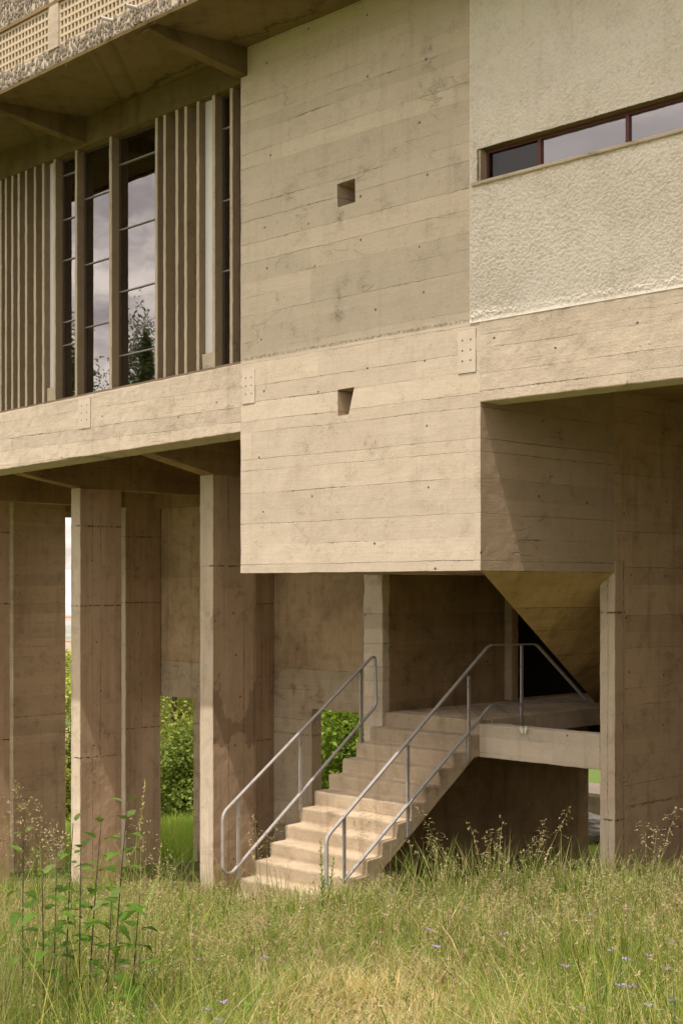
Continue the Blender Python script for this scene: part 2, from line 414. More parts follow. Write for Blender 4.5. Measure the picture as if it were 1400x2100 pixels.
def terrain():
    nr, na = 120, 220
    rr = np.concatenate([[0.3], np.geomspace(.8, 9000, nr-1)])
    aa = np.linspace(0, 2*math.pi, na, endpoint=False)
    R, A_ = np.meshgrid(rr, aa, indexing='ij')
    x = R*np.cos(A_); y = R*np.sin(A_); z = ground(x, y)
    v = np.stack([x.ravel(), y.ravel(), z.ravel()], 1)
    f = []
    for i in range(nr-1):
        for j in range(na):
            a = i*na+j; b = i*na+(j+1) % na
            f.append((a, a+na, b+na, b))
    f.append(tuple(reversed(range(na))))
    me = bpy.data.meshes.new('ground'); me.from_pydata(v.tolist(), [], f)
    o = bpy.data.objects.new('ground', me); COL.objects.link(o); tag(o, kind='structure')
    me.polygons.foreach_set('use_smooth', [True]*len(me.polygons))
    mat, nt = nodes_of('meadow_soil'); N = NT(nt)
    g = N.n('ShaderNodeNewGeometry'); P = g.outputs['Position']
    sp = N.n('ShaderNodeSeparateXYZ'); N.l(P, sp.inputs[0]); X, Y, Z = sp.outputs
    n1 = N.noise(P, .9, 5, .6); n2 = N.noise(P, 30., 4, .7); n3 = N.noise(P, .012, 4, .6)
    soil = N.mix(n2, (.17, .115, .075), (.30, .21, .14))
    turf = N.mix(N.ramp(n1, .35, .65), (.09, .105, .028), (.22, .19, .085))
    fields = N.mix(N.ramp(n3, .4, .6), (.10, .15, .05), (.30, .26, .15))
    bare = N.m('MULTIPLY', N.ramp(N.m('ADD', Y, N.m('MULTIPLY', n1, 1.2)), 11.3, 12.3), N.ramp(N.m('ADD', Y, N.m('MULTIPLY', n1, 2.0)), 15.2, 14.2))
    bare = N.m('MULTIPLY', bare, N.ramp(X, -9.4, -10.0))
    r = N.n('ShaderNodeVectorMath', _operation='LENGTH'); N.l(P, r.inputs[0])
    c = N.mix(bare, turf, soil)
    c = N.mix(N.ramp(r.outputs['Value'], 22., 30.), c, N.mix(n1, (.085, .135, .025), (.13, .18, .04)))
    c = N.mix(N.ramp(r.outputs['Value'], 110., 240.), c, fields)
    c = N.mix(N.ramp(r.outputs['Value'], 300., 3500.), c, (.42, .44, .46))  # distance haze painted into the far ground
    bp = N.n('ShaderNodeBump', Strength=.6, Distance=1.0); N.l(N.m('MULTIPLY', n2, .03), bp.inputs['Height'])
    bs = N.n('ShaderNodeBsdfPrincipled', Roughness=1.0); N.l(c, bs.inputs['Base Color']); N.l(bp.outputs[0], bs.inputs['Normal'])
    bs.inputs['Specular IOR Level'].default_value = .1
    out = N.n('ShaderNodeOutputMaterial'); N.l(bs.outputs[0], out.inputs[0])
    me.materials.append(mat)
    # hills on the far side of the valley
    mb = MB(); na = 300
    for i in range(na):
        a = 2*math.pi*i/na
        for k, (rad, hgt) in enumerate(((5200, -70), (6200, 25), (8200, 110), (8900, -80))):
            h = hgt + (noise.noise(Vector((math.cos(a)*6, math.sin(a)*6, k)))*70 if k in (1, 2) else 0)
            mb.v.append((rad*math.cos(a), rad*math.sin(a), h))
    for i in range(na):
        for k in range(3):
            a = i*4+k; b = ((i+1) % na)*4+k
            mb.f.append((a, b, b+1, a+1))
    hm = simple('hazy_hills', (.46, .48, .53), rough=1.0, var=.15, scale=.002, bump=0)  # haze is part of the hill colour
    h = mb.build('hills', hm, smooth=True); tag(h, kind='structure')
terrain()

# ------------------------------------------------------------------ the building
YF = 11.03                       # facade plane
XT0, XT1 = -12.72, -9.06         # projecting stair tower
B = thing('concrete_building', 'raw board-marked concrete building raised on piers above the meadow', 'building', (-12.7, 13.4, gz(-12.7, 13.4)))
BI = Matrix.Translation(-Vector(B.location))
def P_(o):                       # parts keep their world coordinates
    o.matrix_parent_inverse = BI; return o
_build = MB.build
def part(mb, name, mat, parent=None, **k):
    o = _build(mb, name, mat, parent or B, **k)
    if (parent or B) is B: P_(o)
    return o
def pbox(name, mat, *a, **k):
    o = rbox(name, mat, B, *a, **k); P_(o); return o

# stair tower with two small pockets
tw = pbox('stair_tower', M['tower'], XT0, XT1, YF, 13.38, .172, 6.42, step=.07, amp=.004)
def pocket(pts, depth, taper):
    """pts: (x,z) corners clockwise from top left, front on the facade; inner end shrinks"""
    mb = MB(); cx = sum(p[0] for p in pts)/4; cz = sum(p[1] for p in pts)/4
    fr = [(x, YF-.06, z) for x, z in pts]
    bk = [(cx + taper[2] + (x-cx)*taper[0], YF+depth, cz + (z-cz)*taper[1]) for x, z in pts]
    mb.add(fr+bk, [(0,1,2,3), (7,6,5,4), (0,4,5,1), (1,5,6,2), (2,6,7,3), (3,7,4,0)])
    return mb.build('cutter', M['dark'], fix=True)
n1 = [(-11.10, 4.465), (-10.82, 4.475), (-10.815, 4.21), (-11.09, 4.205)]
n2 = [(-11.09, 2.19), (-10.83, 2.195), (-10.92, 1.90), (-11.085, 1.895)]
tw.modifiers.clear()
cut(tw, [pocket(n1, .30, (.95, .95, 0)), pocket(n2, .34, (.9, .9, 0))])
bv = tw.modifiers.new('bevel', 'BEVEL'); bv.width = .009; bv.segments = 2; bv.limit_method = 'ANGLE'; bv.angle_limit = math.radians(55)
w = part(MB().box(-10.985, -10.815, YF+.24, YF+.26, 4.20, 4.475), 'peephole_pane', M['dark'])

# beams under the windows
mb = MB().box(-27.0, XT0+.01, YF, 11.52, 1.852, 2.66, .055)
mb.v = [(x, y, z + (.05*max(0, min(1, (y-YF)/.4)) if z > 2.6 else 0)) for x, y, z in mb.v]
part(mb.rough(.0055, 10., True), 'facade_beam', M['beam'], bevel=.010)
part(MB().box(XT1-.012, -2.6, YF-.006, 11.37, 1.863, 2.70, .055).rough(.0055, 10.), 'facade_beam', M['beam'], bevel=.012)

# sill slope under the fins
mb = MB().prism_x([(YF+.006, 2.655), (11.40, 2.60), (11.40, 2.74), (YF+.10, 2.715)], -27.0, XT0, 60)
part(mb.rough(.004, 4., True), 'sill', M['fin'], fix=True)

# roof slab over the windows, rising a little towards the wall
mb = MB().box(-27.0, -2.6, 9.60, 17.6, 6.27, 6.75, .25)
mb.v = [(x, y, (z + .12*min(1, max(0, (y-9.6)/1.5)) if z < 6.5 else z)) for x, y, z in mb.v]
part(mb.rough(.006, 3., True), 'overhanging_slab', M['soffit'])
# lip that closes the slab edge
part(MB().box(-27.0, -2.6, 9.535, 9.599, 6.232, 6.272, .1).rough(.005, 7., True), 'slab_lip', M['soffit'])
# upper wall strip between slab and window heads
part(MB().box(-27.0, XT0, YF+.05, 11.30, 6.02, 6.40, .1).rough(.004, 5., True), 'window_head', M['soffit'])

# tapered brackets under the slab
for x1 in (-12.60, -15.95, -19.30):
    poly = [(9.602, 6.195), (9.61, 6.30), (11.10, 6.40), (11.10, 6.045)]
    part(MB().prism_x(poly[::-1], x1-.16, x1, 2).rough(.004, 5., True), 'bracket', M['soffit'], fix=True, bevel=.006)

# upper storey: mortar wall, stones, pierced blocks, posts
def upper():
    YU = 9.53
    part(MB().box(-27.0, -2.6, YU+.03, 9.9, 6.31, 6.49, .3).sagged(), 'pebble_wall', M['mortar'])
    part(MB().box(-27.0, -2.6, YU+.03, 9.9, 7.03, 8.6, .6).sagged(), 'pebble_wall', M['mortar'])
    ico = bmesh.new(); bmesh.ops.create_icosphere(ico, subdivisions=1, radius=1.0)
    iv = np.array([v.co[:] for v in ico.verts]); ifc = [tuple(v.index for v in f.verts) for f in ico.faces]; ico.free()
    for (z0, z1) in ((6.265, 6.49), (7.04, 7.75)):
        mb = MB(); x = -21.5
        while x < -10.6:
            z = z0 + random.uniform(0, .03)
            while z < z1:
                sx = random.uniform(.016, .034); sz = random.uniform(.026, .056); sy = random.uniform(.010, .022)
                c = np.array([x + random.uniform(-.016, .016), YU+.03, z])
                rot = np.array(Matrix.Rotation(random.uniform(-.6, .6), 3, 'Y') @ Matrix.Rotation(random.uniform(-.4, .4), 3, 'Z'))
                jit = 1 + rng.normal(0, .17, (len(iv), 1))
                pv = (iv*jit*np.array([sx, sy, sz])) @ rot.T + c
                if random.random() < .93: mb.add([(a, b, sag(a, d)) for a, b, d in pv], ifc)
                z += sz*1.45
            x += .047
        part(mb, 'pebble_facing', M['stone'], smooth=False)
    def grid(x0, x1):
        mb = MB(); zs = 6.50; n = 5; pz = .096
        for k in range(n+1): [mb.box(xa_, min(x1, xa_+.6)-.0005, YU+.03, YU+.17, zs+k*pz-.016, zs+k*pz+.016) for xa_ in np.arange(x0, x1, .6)]
        x = x0
        while x < x1:
            mb.box(x, x+.028, YU+.033, YU+.167, zs, zs+n*pz); x += .074
        part(mb.sagged(), 'pierced_block_panel', M['claustra'])
        part(MB().box(x0, x1, YU+.24, YU+.28, 6.49, 7.03, .3).sagged(), 'panel_backing', M['dark'])
    grid(-19.6, -14.51); grid(-14.31, -9.6)
    for xa in (-14.51, -19.8):
        part(MB().box(xa, xa+.20, YU+.005, YU+.3, 6.47, 8.2, .1).rough(.003, 6., True), 'panel_post', M['beam'], bevel=.006)
    part(MB().box(-27, -2.6, YU+.0, YU+.3, 7.0, 7.035, .3).sagged(), 'panel_lintel', M['dim'])
    for (u, v) in ((226, 41), (277, 15)):
        x = PX(u, YU); z = PZ(v, x, YU)
        part(MB().tube([(x, YU+.1, z+.006), (x, YU-.13, z-.012)], [.021, .021], 14), 'drain_spout', M['vent'], smooth=False)
        d = MB().tube([(x, YU-.1302, z-.012), (x, YU-.1315, z-.012)], [.016, .016], 12)
        part(d, 'spout_mouth', M['dark'])
upper()
# mass of the upper storey and the rooms
part(MB().box(-27, -2.6, 9.9, 17.6, 6.78, 8.6), 'upper_storey', M['mortar'])
part(MB().box(-27, -2.6, 11.53, 17.5, 2.2, 2.58), 'floor_slab', M['dim'])
part(MB().box(-27, -2.6, 17.2, 17.5, 2.58, 6.30), 'rear_wall', M['room'])
part(MB().box(-27.2, -27, 11.2, 17.5, 1.6, 8.6), 'end_wall', M['wallh'])
part(MB().box(-2.6, -2.4, 11.2, 17.5, 1.86, 8.6), 'end_wall', M['wallh'])

# --- slatted windows of the left wing
FY0, FY1, GY = 11.105, 11.29, 11.24
def fin(ua, ub, depth=FY1):
    xa, xb = PX(ua, FY0), PX(ub, FY0)
    mb = MB().box(xa, xb, FY0, depth, 2.70, 6.09, .055)
    mb.rough(.0035, 9., True); part(mb, 'fin', M['fin'], bevel=.004)
    return xa, xb
fins = [(0,3.5),(10.6,14.6),(23.4,27.7),(36.6,40.9),(51.7,56.3),(69.7,74.3),(86.6,91.4),(110,114.4),(154,158.7),(224,229.6),
        (318,323.4),(335,340.2),(360,365.4),(377.7,383.4),(402.7,408.8),(435,441),(471,477)]
FX = [fin(a, b) for a, b in fins]
x = FX[0][0]
for k in range(9):
    x -= random.choice([.16, .2, .24]); mb = MB().box(x-.056, x, FY0, FY1, 2.70, 6.09, .055); part(mb.rough(.0035, 9., True), 'fin', M['fin'], bevel=.004)
# concrete back between close fins
def back(x0, x1):
    part(MB().box(x0, x1, FY1-.02, FY1+.06, 2.6, 6.2, .2).rough(.003, 5., True), 'fin_backing', M['fin'])
back(-21.0, FX[6][1]); back(FX[10][0], FX[14][1])
# ventilator panels
for i, (a, b) in enumerate(((408.8, 435.2), (91.4, 110.2))):
    xa, xb = PX(a, FY0) + .01, PX(b, FY0) - .002
    o = part(MB().box(xa, xb, FY0+.085, FY0+.12, 2.90, 6.07).sagged(), 'ventilation_panel', M['vent'], bevel=.004)
    c = part(MB().box(xb-.035, xb-.02, FY0+.06, FY0+.084, 2.92, 2.99).sagged(), 'latch', M['darkframe'], o)
    o.matrix_parent_inverse = BI
    part(MB().box(xa-.004, xb+.004, FY0+.04, FY1, 2.66, 2.90, .06).rough(.004, 7., True), 'vent_plinth', M['fin'], bevel=.005)
def win(x0, x1, bars, thick=.014, red=False, refl='glass'):
    o = part(MB().box(x0, x1, GY, GY+.006, 2.66, 6.06).sagged(), 'window', M[refl])
    f = MB()
    f.box(x0, x0+.03, GY-.018, GY+.05, 2.68, 6.06); f.box(x1-.012, x1, GY-.018, GY+.05, 2.68, 6.06)
    f.box(x0+.03, x1-.012, GY-.016, GY+.05, 5.99, 6.05); f.box(x0+.03, x1-.012, GY-.016, GY+.05, 2.68, 2.715)
    part(f.sagged(), 'window_frame', M['darkframe'], o)
    for z in bars:
        part(MB().box(x0+.002, x1-.002, GY-.022, GY+.02, z-thick/2, z+thick/2).sagged(), 'transom', M['paleframe'], o)
    return o
win(FX[7][1], FX[8][0], [5.80, 5.19, 4.63, 3.78, 3.46])
win(FX[8][1], FX[9][0], [5.37, 4.48, 3.63])
win(FX[9][1], FX[10][0], [5.66, 4.80, 3.98, 3.14])
win(FX[15][1], FX[16][0], [5.62, 4.74, 3.88])
win(FX[16][1], XT0-.001, [])
# inside the big window: red inner frame, teal curtain, ceiling light rails
def inner():
    x0, x1 = FX[9][1], FX[10][0]
    m = MB(); m.box(x0+.10, x0+.14, 11.36, 11.40, 2.7, 3.5); m.box(x0+.10, x1, 11.36, 11.40, 2.92, 2.97)
    part(m.sagged(), 'inner_frame', M['redframe'])
    m = MB(); pts = []
    xs = np.linspace(PX(304, 11.275), PX(317.5, 11.25), 26)
    for k in range(25):
        a, b = xs[k], xs[k+1]; ya = 11.27+.012*math.sin(k*1.9); yb = 11.27+.012*math.sin((k+1)*1.9)
        m.add([(a, ya, 2.8), (b, yb, 2.8), (b, yb, 5.3), (a, ya, 5.3)], [(0,1,2,3)])
    part(m.sagged(), 'curtain', M['teal'])
    for yy, zz in ((11.9, 5.95), (12.3, 5.9)):
        part(MB().box(-18.2, XT0-.3, yy, yy+.06, zz, zz+.05).sagged(), 'ceiling_rail', M['paleframe'])
inner()

# --- cover plates with six bolt holes
def plate(ua, ub, va, vb, sl):
    y = YF - .004
    x0, x1 = PX(ua, y), PX(ub, y); z1, z0 = PZ(va, x0, y), PZ(vb, x0, y)
    mb = MB(); mb.box(x0, x1, y-.006, y+.02, z0, z1)
    nq = len(mb.f); cells = []
    for cx in (.27, .73):
        for cz in (.28, .52, .76):
            px, pz = x0+(x1-x0)*cx, z0+(z1-z0)*cz; o = len(mb.v); n = 10
            mb.v += [(px+.009*math.cos(2*math.pi*k/n), y-.0085, pz+.009*math.sin(2*math.pi*k/n)) for k in range(n)]
            mb.f.append(tuple(o+k for k in range(n))); cells.append(len(mb.f)-1)
    o = part(mb, 'cover_plate', None, mats=[M['plate'], M['bolt']])
    for c in cells: o.data.polygons[c].material_index = 1
    # shadow joint round it
    g = MB(); w = .0045
    for bx in ((x0-w, x1+w, z0-w, z0), (x0-w, x1+w, z1, z1+w), (x0-w, x0, z0, z1), (x1, x1+w, z0, z1)):
        g.box(bx[0], bx[1], y+.0025, y+.016, bx[2], bx[3])
    part(g, 'plate_joint', M['jointline'], o).matrix_parent_inverse = Matrix()
    return o
plate(498, 523, 760, 829, 1); plate(162, 186, 819, 880, 1); plate(939, 975, 679, 767, 1)

# --- roughcast wall on the right, with its ribbon window
SX0, SZ0, SZ1 = -9.085, 4.065, 4.405
def plaster():
    x0, x1, z0, z1 = -9.19, -2.6, 2.672, 6.40
    st = .0082
    xs = np.arange(x0, x1, st); zs = np.arange(z0, z1, st)
    Xg, Zg = np.meshgrid(xs, zs, indexing='ij')
    def lattice(seed, sx, sz):
        r = np.random.default_rng(seed); g = r.random((int((x1-x0)*sx)+4, int((z1-z0)*sz)+4))
        a = (Xg-x0)*sx; b = (Zg-z0)*sz; i = a.astype(int); j = b.astype(int); fa = a-i; fb = b-j
        fa = fa*fa*(3-2*fa); fb = fb*fb*(3-2*fb)
        return (g[i,j]*(1-fa)*(1-fb)+g[i+1,j]*fa*(1-fb)+g[i,j+1]*(1-fa)*fb+g[i+1,j+1]*fa*fb)
    def cells(seed, f):
        """thrown lumps: cone heights round jittered points, sharp creases between"""
        r = np.random.default_rng(seed); ni, nj = int((x1-x0)*f)+5, int((z1-z0)*f)+5
        jx = r.random((ni, nj)); jz = r.random((ni, nj)); hh = r.random((ni, nj))
        a = (Xg-x0)*f+1; b = (Zg-z0)*f+1; ia = a.astype(int); ib = b.astype(int)
        best = np.full(Xg.shape, -9.0)
        for di in (-1, 0, 1):
            for dj in (-1, 0, 1):
                p = np.clip(ia+di, 0, ni-1); q_ = np.clip(ib+dj, 0, nj-1)
                d = np.hypot(a-(p+jx[p, q_]), b-(q_+jz[p, q_]))
                best = np.maximum(best, .35+.65*hh[p, q_] - d*.85)
        return np.clip(best, -.4, 1)
    h = cells(1, 38)*.62 + cells(2, 66)*.32 + lattice(3, 9, 9)*.2 + .42
    amp = .55 + .75*lattice(5, 1.1, 1.1)
    rag = lattice(9, 14, 14)
    edge = np.clip((Zg-z0 - .035*rag)/.05, 0, 1)*np.clip((Xg-x0)/.04 + .25, 0, 1)
    Yg = 11.022 - .028*np.clip(h-.30, 0, 1.2)*amp*np.clip(edge, .25, 1)
    n, mz = Xg.shape
    keep = ~((Xg[:-1,:-1] > SX0-st*.5) & (Zg[:-1,:-1] > SZ0-st*.5) & (Zg[:-1,:-1] < SZ1-st*.5))
    V = np.stack([Xg.ravel(), Yg.ravel(), Zg.ravel()], 1)
    I, J = np.nonzero(keep)
    a = I*mz+J
    Fc = np.stack([a, a+mz, a+mz+1, a+1], 1)
    me = bpy.data.meshes.new('roughcast_wall')
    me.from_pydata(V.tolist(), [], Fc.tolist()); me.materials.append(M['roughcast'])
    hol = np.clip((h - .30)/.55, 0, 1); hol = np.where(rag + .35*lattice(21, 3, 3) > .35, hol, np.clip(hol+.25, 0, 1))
    recess_shade = (.70 + .30*hol**.6).ravel(); at = me.color_attributes.new('tone', 'FLOAT_COLOR', 'POINT')  # shade of the hollows between lumps painted into the colour
    at.data.foreach_set('color', np.concatenate([np.stack([recess_shade, recess_shade**1.08, recess_shade**1.2], 1), np.ones((len(recess_shade), 1))], 1).astype(np.float32).ravel())
    me.polygons.foreach_set('use_smooth', [True]*len(me.polygons))
    me.polygons.foreach_set('use_smooth', [False]*len(me.polygons))
    o = bpy.data.objects.new('roughcast_wall', me); COL.objects.link(o); o.parent = B; P_(o)
    # backing walls round the slot
    m = MB(); m.box(XT1-.01, x1, 11.035, 11.30, 2.70, SZ0-.005); m.box(XT1-.01, x1, 11.035, 11.30, SZ1+.006, 6.40)
    part(m, 'wall_core', M['beam'])
    # plaster returns
    m = MB(); m.box(x0, x0+.004, 11.019, 11.035, z0, z1); m.box(x0, x1, 11.017, 11.035, z0-.004, z0); part(m, 'plaster_return', M['plaster'])
    m = MB(); m.box(SX0-.02, SX0, 11.026, 11.20, SZ0-.01, SZ1+.01); part(m, 'window_reveal', M['fin'])
    m = MB(); m.box(SX0, x1, 11.026, 11.20, SZ1-.002, SZ1+.02); part(m, 'window_lintel', M['soffit'])
    part(MB().box(SX0-.05, x1, 10.965, 11.17, SZ0-.03, SZ0+.002, .1).rough(.003, 6.), 'window_sill', M['beam'], bevel=.005)
    yg = 11.13
    cuts = [PX(1000, yg), PX(1108, yg), PX(1288, yg)]
    cuts += [cuts[2] + 1.04*k for k in (1, 2, 3, 4)]
    for i in range(len(cuts)-1):
        a, b = cuts[i], cuts[i+1]
        o = part(MB().box(a, b, yg, yg+.006, SZ0, SZ1), 'ribbon_window', M['glassdim' if i == 0 else 'ribbon_glass'])
        f = MB(); f.box(a, b, yg-.02, yg+.03, SZ1-.035, SZ1-.004)
        if i: f.box(a-.018, a+.018, yg-.025, yg+.03, SZ0+.001, SZ1-.036)
        else: f.box(a, a+.02, yg-.02, yg+.03, SZ0+.001, SZ1-.036)
        part(f, 'window_frame', M['redframe'], o)
plaster()
part(MB().box(XT1-.3, -2.6, 13.0, 13.1, 2.6, 6.3), 'partition', M['room'])
part(MB().box(XT1, -2.6, 11.37, 17.4, 2.58, 2.68), 'floor_slab', M['dim'])

# --- piers and what hangs between them
def GZ(x, y): return gz(x, y) - .5
def pier(x0, x1, y0, y1, top, mat='pier', label=None, step=.08):
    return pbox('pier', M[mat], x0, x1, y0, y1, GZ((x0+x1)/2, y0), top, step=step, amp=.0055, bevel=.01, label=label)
YP = 12.50
ax0, ax1 = PX(410, YP), PX(437, YP); bx0, bx1 = PX(146, YP), PX(165, YP)
dA = PY(525, ax1); dB = PY(250, bx1)
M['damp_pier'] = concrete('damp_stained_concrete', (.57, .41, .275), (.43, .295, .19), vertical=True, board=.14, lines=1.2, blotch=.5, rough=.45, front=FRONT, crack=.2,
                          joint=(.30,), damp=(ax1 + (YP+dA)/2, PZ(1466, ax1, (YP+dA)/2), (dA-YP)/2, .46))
pier(ax0, ax1, YP, dA, 1.56, 'damp_pier', 'concrete pier with a dark damp stain on its side')
pier(bx0, bx1, YP, dB, 1.53)
pit = ax1 - bx1
pier(bx0-pit, bx1-pit, YP, dB-.05, 1.50)
pier(bx0-2*pit, bx1-2*pit, YP, dB-.05, 1.47)
# second row
xr = bx1 - pit; Y2 = PY(258, xr); Y2b = PY(330, xr)
pier(xr-.26, xr, Y2, Y2b, 2.2)
pier(bx1-.26, bx1, Y2+.02, PY(562, bx1), 2.2)
# cross beams: level inside, tapering up to the facade beam
for (x0, x1, zb) in ((ax0, ax1, 1.565), (bx0, bx1, 1.535), (bx0-pit, bx1-pit, 1.50), (bx0-2*pit, bx1-2*pit, 1.47)):
    zf = sag(x0, 1.845)
    poly = [(11.50, zf-.01), (YP-.003, zb), (Y2, zb-.02), (17.0, zb-.02), (17.0, 2.19), (11.50, 2.19)]
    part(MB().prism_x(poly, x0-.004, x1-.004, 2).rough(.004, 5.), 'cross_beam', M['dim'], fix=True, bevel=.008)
part(MB().box(-27, -12.95, 16.35, 16.75, 1.515, 2.19, .2).rough(.005, 5.), 'rear_beam', M['dim'], bevel=.01)
# wide wall far left
xw = PX(135, 15.95)
pbox('board_wall', M['wallh'], xw-.3, xw, PY(28, xw), 15.95, GZ(xw, 15), 1.95, step=.12)
# hanging wall across the back, pargeted above, concrete band below
YW = Y2b + .02; zl = -2.045; zm = -1.381
xs_ = PX(397, YW); xe = PX(640, YW)
part(MB().box(xr-.24, -13.0, YW, YW+.20, zm, 1.495, .06).rough(.012, 7.), 'pargeted_wall', M['parge'], bevel=.01)
mb = MB().box(xr-.24, -13.0, YW-.004, YW+.19, zl, zm, .1)
part(mb.rough(.005, 5.), 'wall_band', M['wallh'], bevel=.008)
pbox('wall_leg', M['wallh'], xs_, xe, YW-.008, YW+.22, GZ(-18, 16), zl+.002, step=.1)
part(MB().prism_x([(YW-.15, 1.513), (YW+.25, 1.513), (YW+.25, 1.49), (YW-.02, 1.49)][::-1], xr-.2, -13.0, 8).rough(.004, 5.), 'wall_coping', M['dim'], fix=True)

# stair-side pier wall and right-hand pier wall
sx0, sx1 = -12.95, -12.612
pbox('pier', M['beam'], sx0, sx1, 13.36, 13.50, GZ(-12.7, 13.4), .171, step=.04, amp=.011, bevel=.012)
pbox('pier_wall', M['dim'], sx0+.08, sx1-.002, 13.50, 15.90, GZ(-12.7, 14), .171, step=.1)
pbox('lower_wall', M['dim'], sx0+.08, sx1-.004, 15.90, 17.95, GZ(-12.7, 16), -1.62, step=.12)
jx = PX(1048, 15.9)
pbox('door_jamb', M['wallh'], sx1-.1, jx, 15.905, 16.05, -1.61, .17, step=.08)
part(MB().box(-15.2, -8.9, 17.97, 18.15, -2.6, 2.18), 'dark_back_wall', M['dark'])  # near-black back wall: darkness of the void put into its colour
part(MB().box(-15.2, -15.0, 16.78, 17.97, -2.6, 2.18), 'room_wall', M['dark'])
part(MB().box(-15.0, sx0+.06, 16.45, 16.5, -2.6, .18), 'room_wall', M['dark'])
rx0, rx1 = PX(1230, 13.40), XT1+.002
pier(rx0, rx1, 13.39, 13.60, .30, 'pier')
pbox('pier_wall', M['wallh'], rx0+.02, rx1-.004, 13.60, 19.2, GZ(-9, 14), 2.58, step=.12)
pbox('wall_head', M['wallh'], rx0+.02, XT1-.002, 13.38, 13.60, .30, 2.58, step=.1)
part(MB().box(XT1-.2, XT1-.004, 11.37, 13.38, 2.4, 2.6), 'wall_head', M['dim'])
for xq in (-5.2, -2.4):  # out of view: piers and walls added to block light from the right
    pbox('pier', M['pier'], xq-.2, xq, 13.39, 13.6, GZ(xq, 13.4), 2.58, step=.15)
    part(MB().box(xq-.18, xq-.003, 13.6, 19.2, GZ(xq, 14), 2.58), 'pier_wall', M['wallh'])
part(MB().box(XT1-.02, -2.6, 17.6, 17.8, -3.5, 2.58), 'rear_wall', M['wallh'])  # unseen wall added to darken the right-hand bay
# floor of the tower behind its front box
part(MB().box(XT0, XT1-.012, 13.38, 17.97, .19, .45, .3).rough(.003, 4.), 'tower_floor', M['dim'])
# sloping underside of the inner flight
V1 = (XT1-.006, YF+.02, .17); V2 = (XT1-.006, 17.9, .17); V3 = (-11.52, 16.62, -1.66); V4 = (-11.52, 17.9, -1.66); U3 = (-11.52, 16.62, .168); U4 = (-11.52, 17.9, .168)
def wedge():
    mb = MB(); n = 24
    # sloped face as a board-marked grid
    top = [Vector(V1).lerp(Vector(V2), i/n) for i in range(n+1)]
    bot = [Vector(V1).lerp(Vector(V3), i/n) for i in range(n+1)]
    o = len(mb.v)
    mb.add([V1, V2, V4, V3, U3, U4], [(0, 3, 2, 1), (0, 4, 3), (3, 4, 5, 2), (0, 1, 5, 4), (1, 2, 5)])
    return part(mb, 'sloping_soffit', M['slope'], fix=True)
wedge()

# ------------------------------------------------------------------ the outside stair
ST = thing('staircase', 'straight concrete outdoor stair with grey metal handrails climbing under the building', 'staircase', (-11.8, 10.6, gz(-11.8, 10.6)))
SI = Matrix.Translation(-Vector(ST.location))
def spart(mb, name, mat, parent=None, **k):
    o = _build(mb, name, mat, parent or ST, **k)
    if (parent or ST) is ST: o.matrix_parent_inverse = SI
    return o
SXL, SXR = -12.65, -11.02; R_, G_ = .18, .2475; Y0 = 13.40; ZL = -1.62
def flight():
    pts = [(13.62, ZL)]
    for k in range(0, 13):                       # down the steps
        y = Y0 - k*G_; z = ZL - k*R_
        pts.append((y, z)); pts.append((y + .006, z - R_))
    yb = Y0 - 12*G_
    pts.append((yb+.006, ZL - 13*R_ - .6)); pts.append((11.66, ZL - 13*R_ - .6))
    pts.append((11.66, -3.24)); pts.append((13.31, -2.07)); pts.append((13.62, -2.06))
    mb = MB().prism_x(pts, SXL, SXR, 40).rough(.009, 6.)
    return spart(mb, 'step_flight', M['stair'], fix=True, bevel=.022)
flight()
spart(MB().box(-12.60, -11.0, 13.625, 17.9, ZL-.225, ZL+.004, .2).rough(.003, 4.), 'landing', M['stair'], bevel=.01)
spart(MB().box(SXR-.002, rx0-.004, 13.392, 13.60, -2.067, -1.665, .07).rough(.006, 5.), 'landing_beam', M['beam'], bevel=.012)

def q(u, v, X):
    y = PY(u, X); return Vector((X, y, PZ(v, X, y)))
def fillet(pts, rad, closed=False, n=6):
    out = []; m = len(pts)
    for i, p in enumerate(pts):
        if not closed and i in (0, m-1): out.append(p); continue
        a = pts[i-1]; b = pts[(i+1) % m]
        d1 = (a-p); d2 = (b-p); r = min(rad, d1.length*.45, d2.length*.45)
        s = p + d1.normalized()*r; e = p + d2.normalized()*r
        for k in range(n+1):
            t = k/n; out.append(s*(1-t)**2 + p*2*t*(1-t) + e*t*t)
    return out
XA = -12.60; XB = -10.985
h1 = thing('tmp', 'x', 'x'); bpy.data.objects.remove(h1)
loop = [q(457, 1787, XA), q(457, 1668, XA), q(768, 1341, XA), q(771, 1450, XA)]
loop[3].z = q(771, 1447, XA).z; loop.append(q(474, 1792, XA))
mb = MB().bar(fillet(loop, .09, True), .044, .021, closed=True)
ra = spart(mb, 'handrail', M['steel'], bevel=.003)
def post(parent, X, ut, vt, ub, vb, foot=False):
    a = q(ut, vt, X); b = q(ub, vb, X); b.y = a.y
    if foot:
        pts = fillet([a, b, Vector((X-.045, b.y, b.z-.010))], .04)
        m = MB().bar(pts, .042, .018, up=Vector((0,1,0)))
    else:
        m = MB().bar([a, b], .042, .018, up=Vector((0,1,0)))
    o = spart(m, 'post', M['steel'], parent); o.matrix_parent_inverse = Matrix()
    return o
post(ra, XA, 489, 1640, 489, 1802); post(ra, XA, 616, 1505, 616, 1662); post(ra, XA, 740, 1371, 740, 1525)
top = [q(669, 1822, XB), q(670, 1712, XB), q(690, 1679, XB), q(1003, 1323, XB), q(1099, 1321, XB), q(1203, 1437, XB), q(1006, 1446, XB), q(705, 1806, XB)]
mid = fillet([top[0], Vector((XB, top[0].y, q(671, 1717, XB).z))] + top[3:], .07)
mb = MB().bar(mid, .044, .021)
rb = spart(mb, 'handrail', M['steel'], bevel=.003)
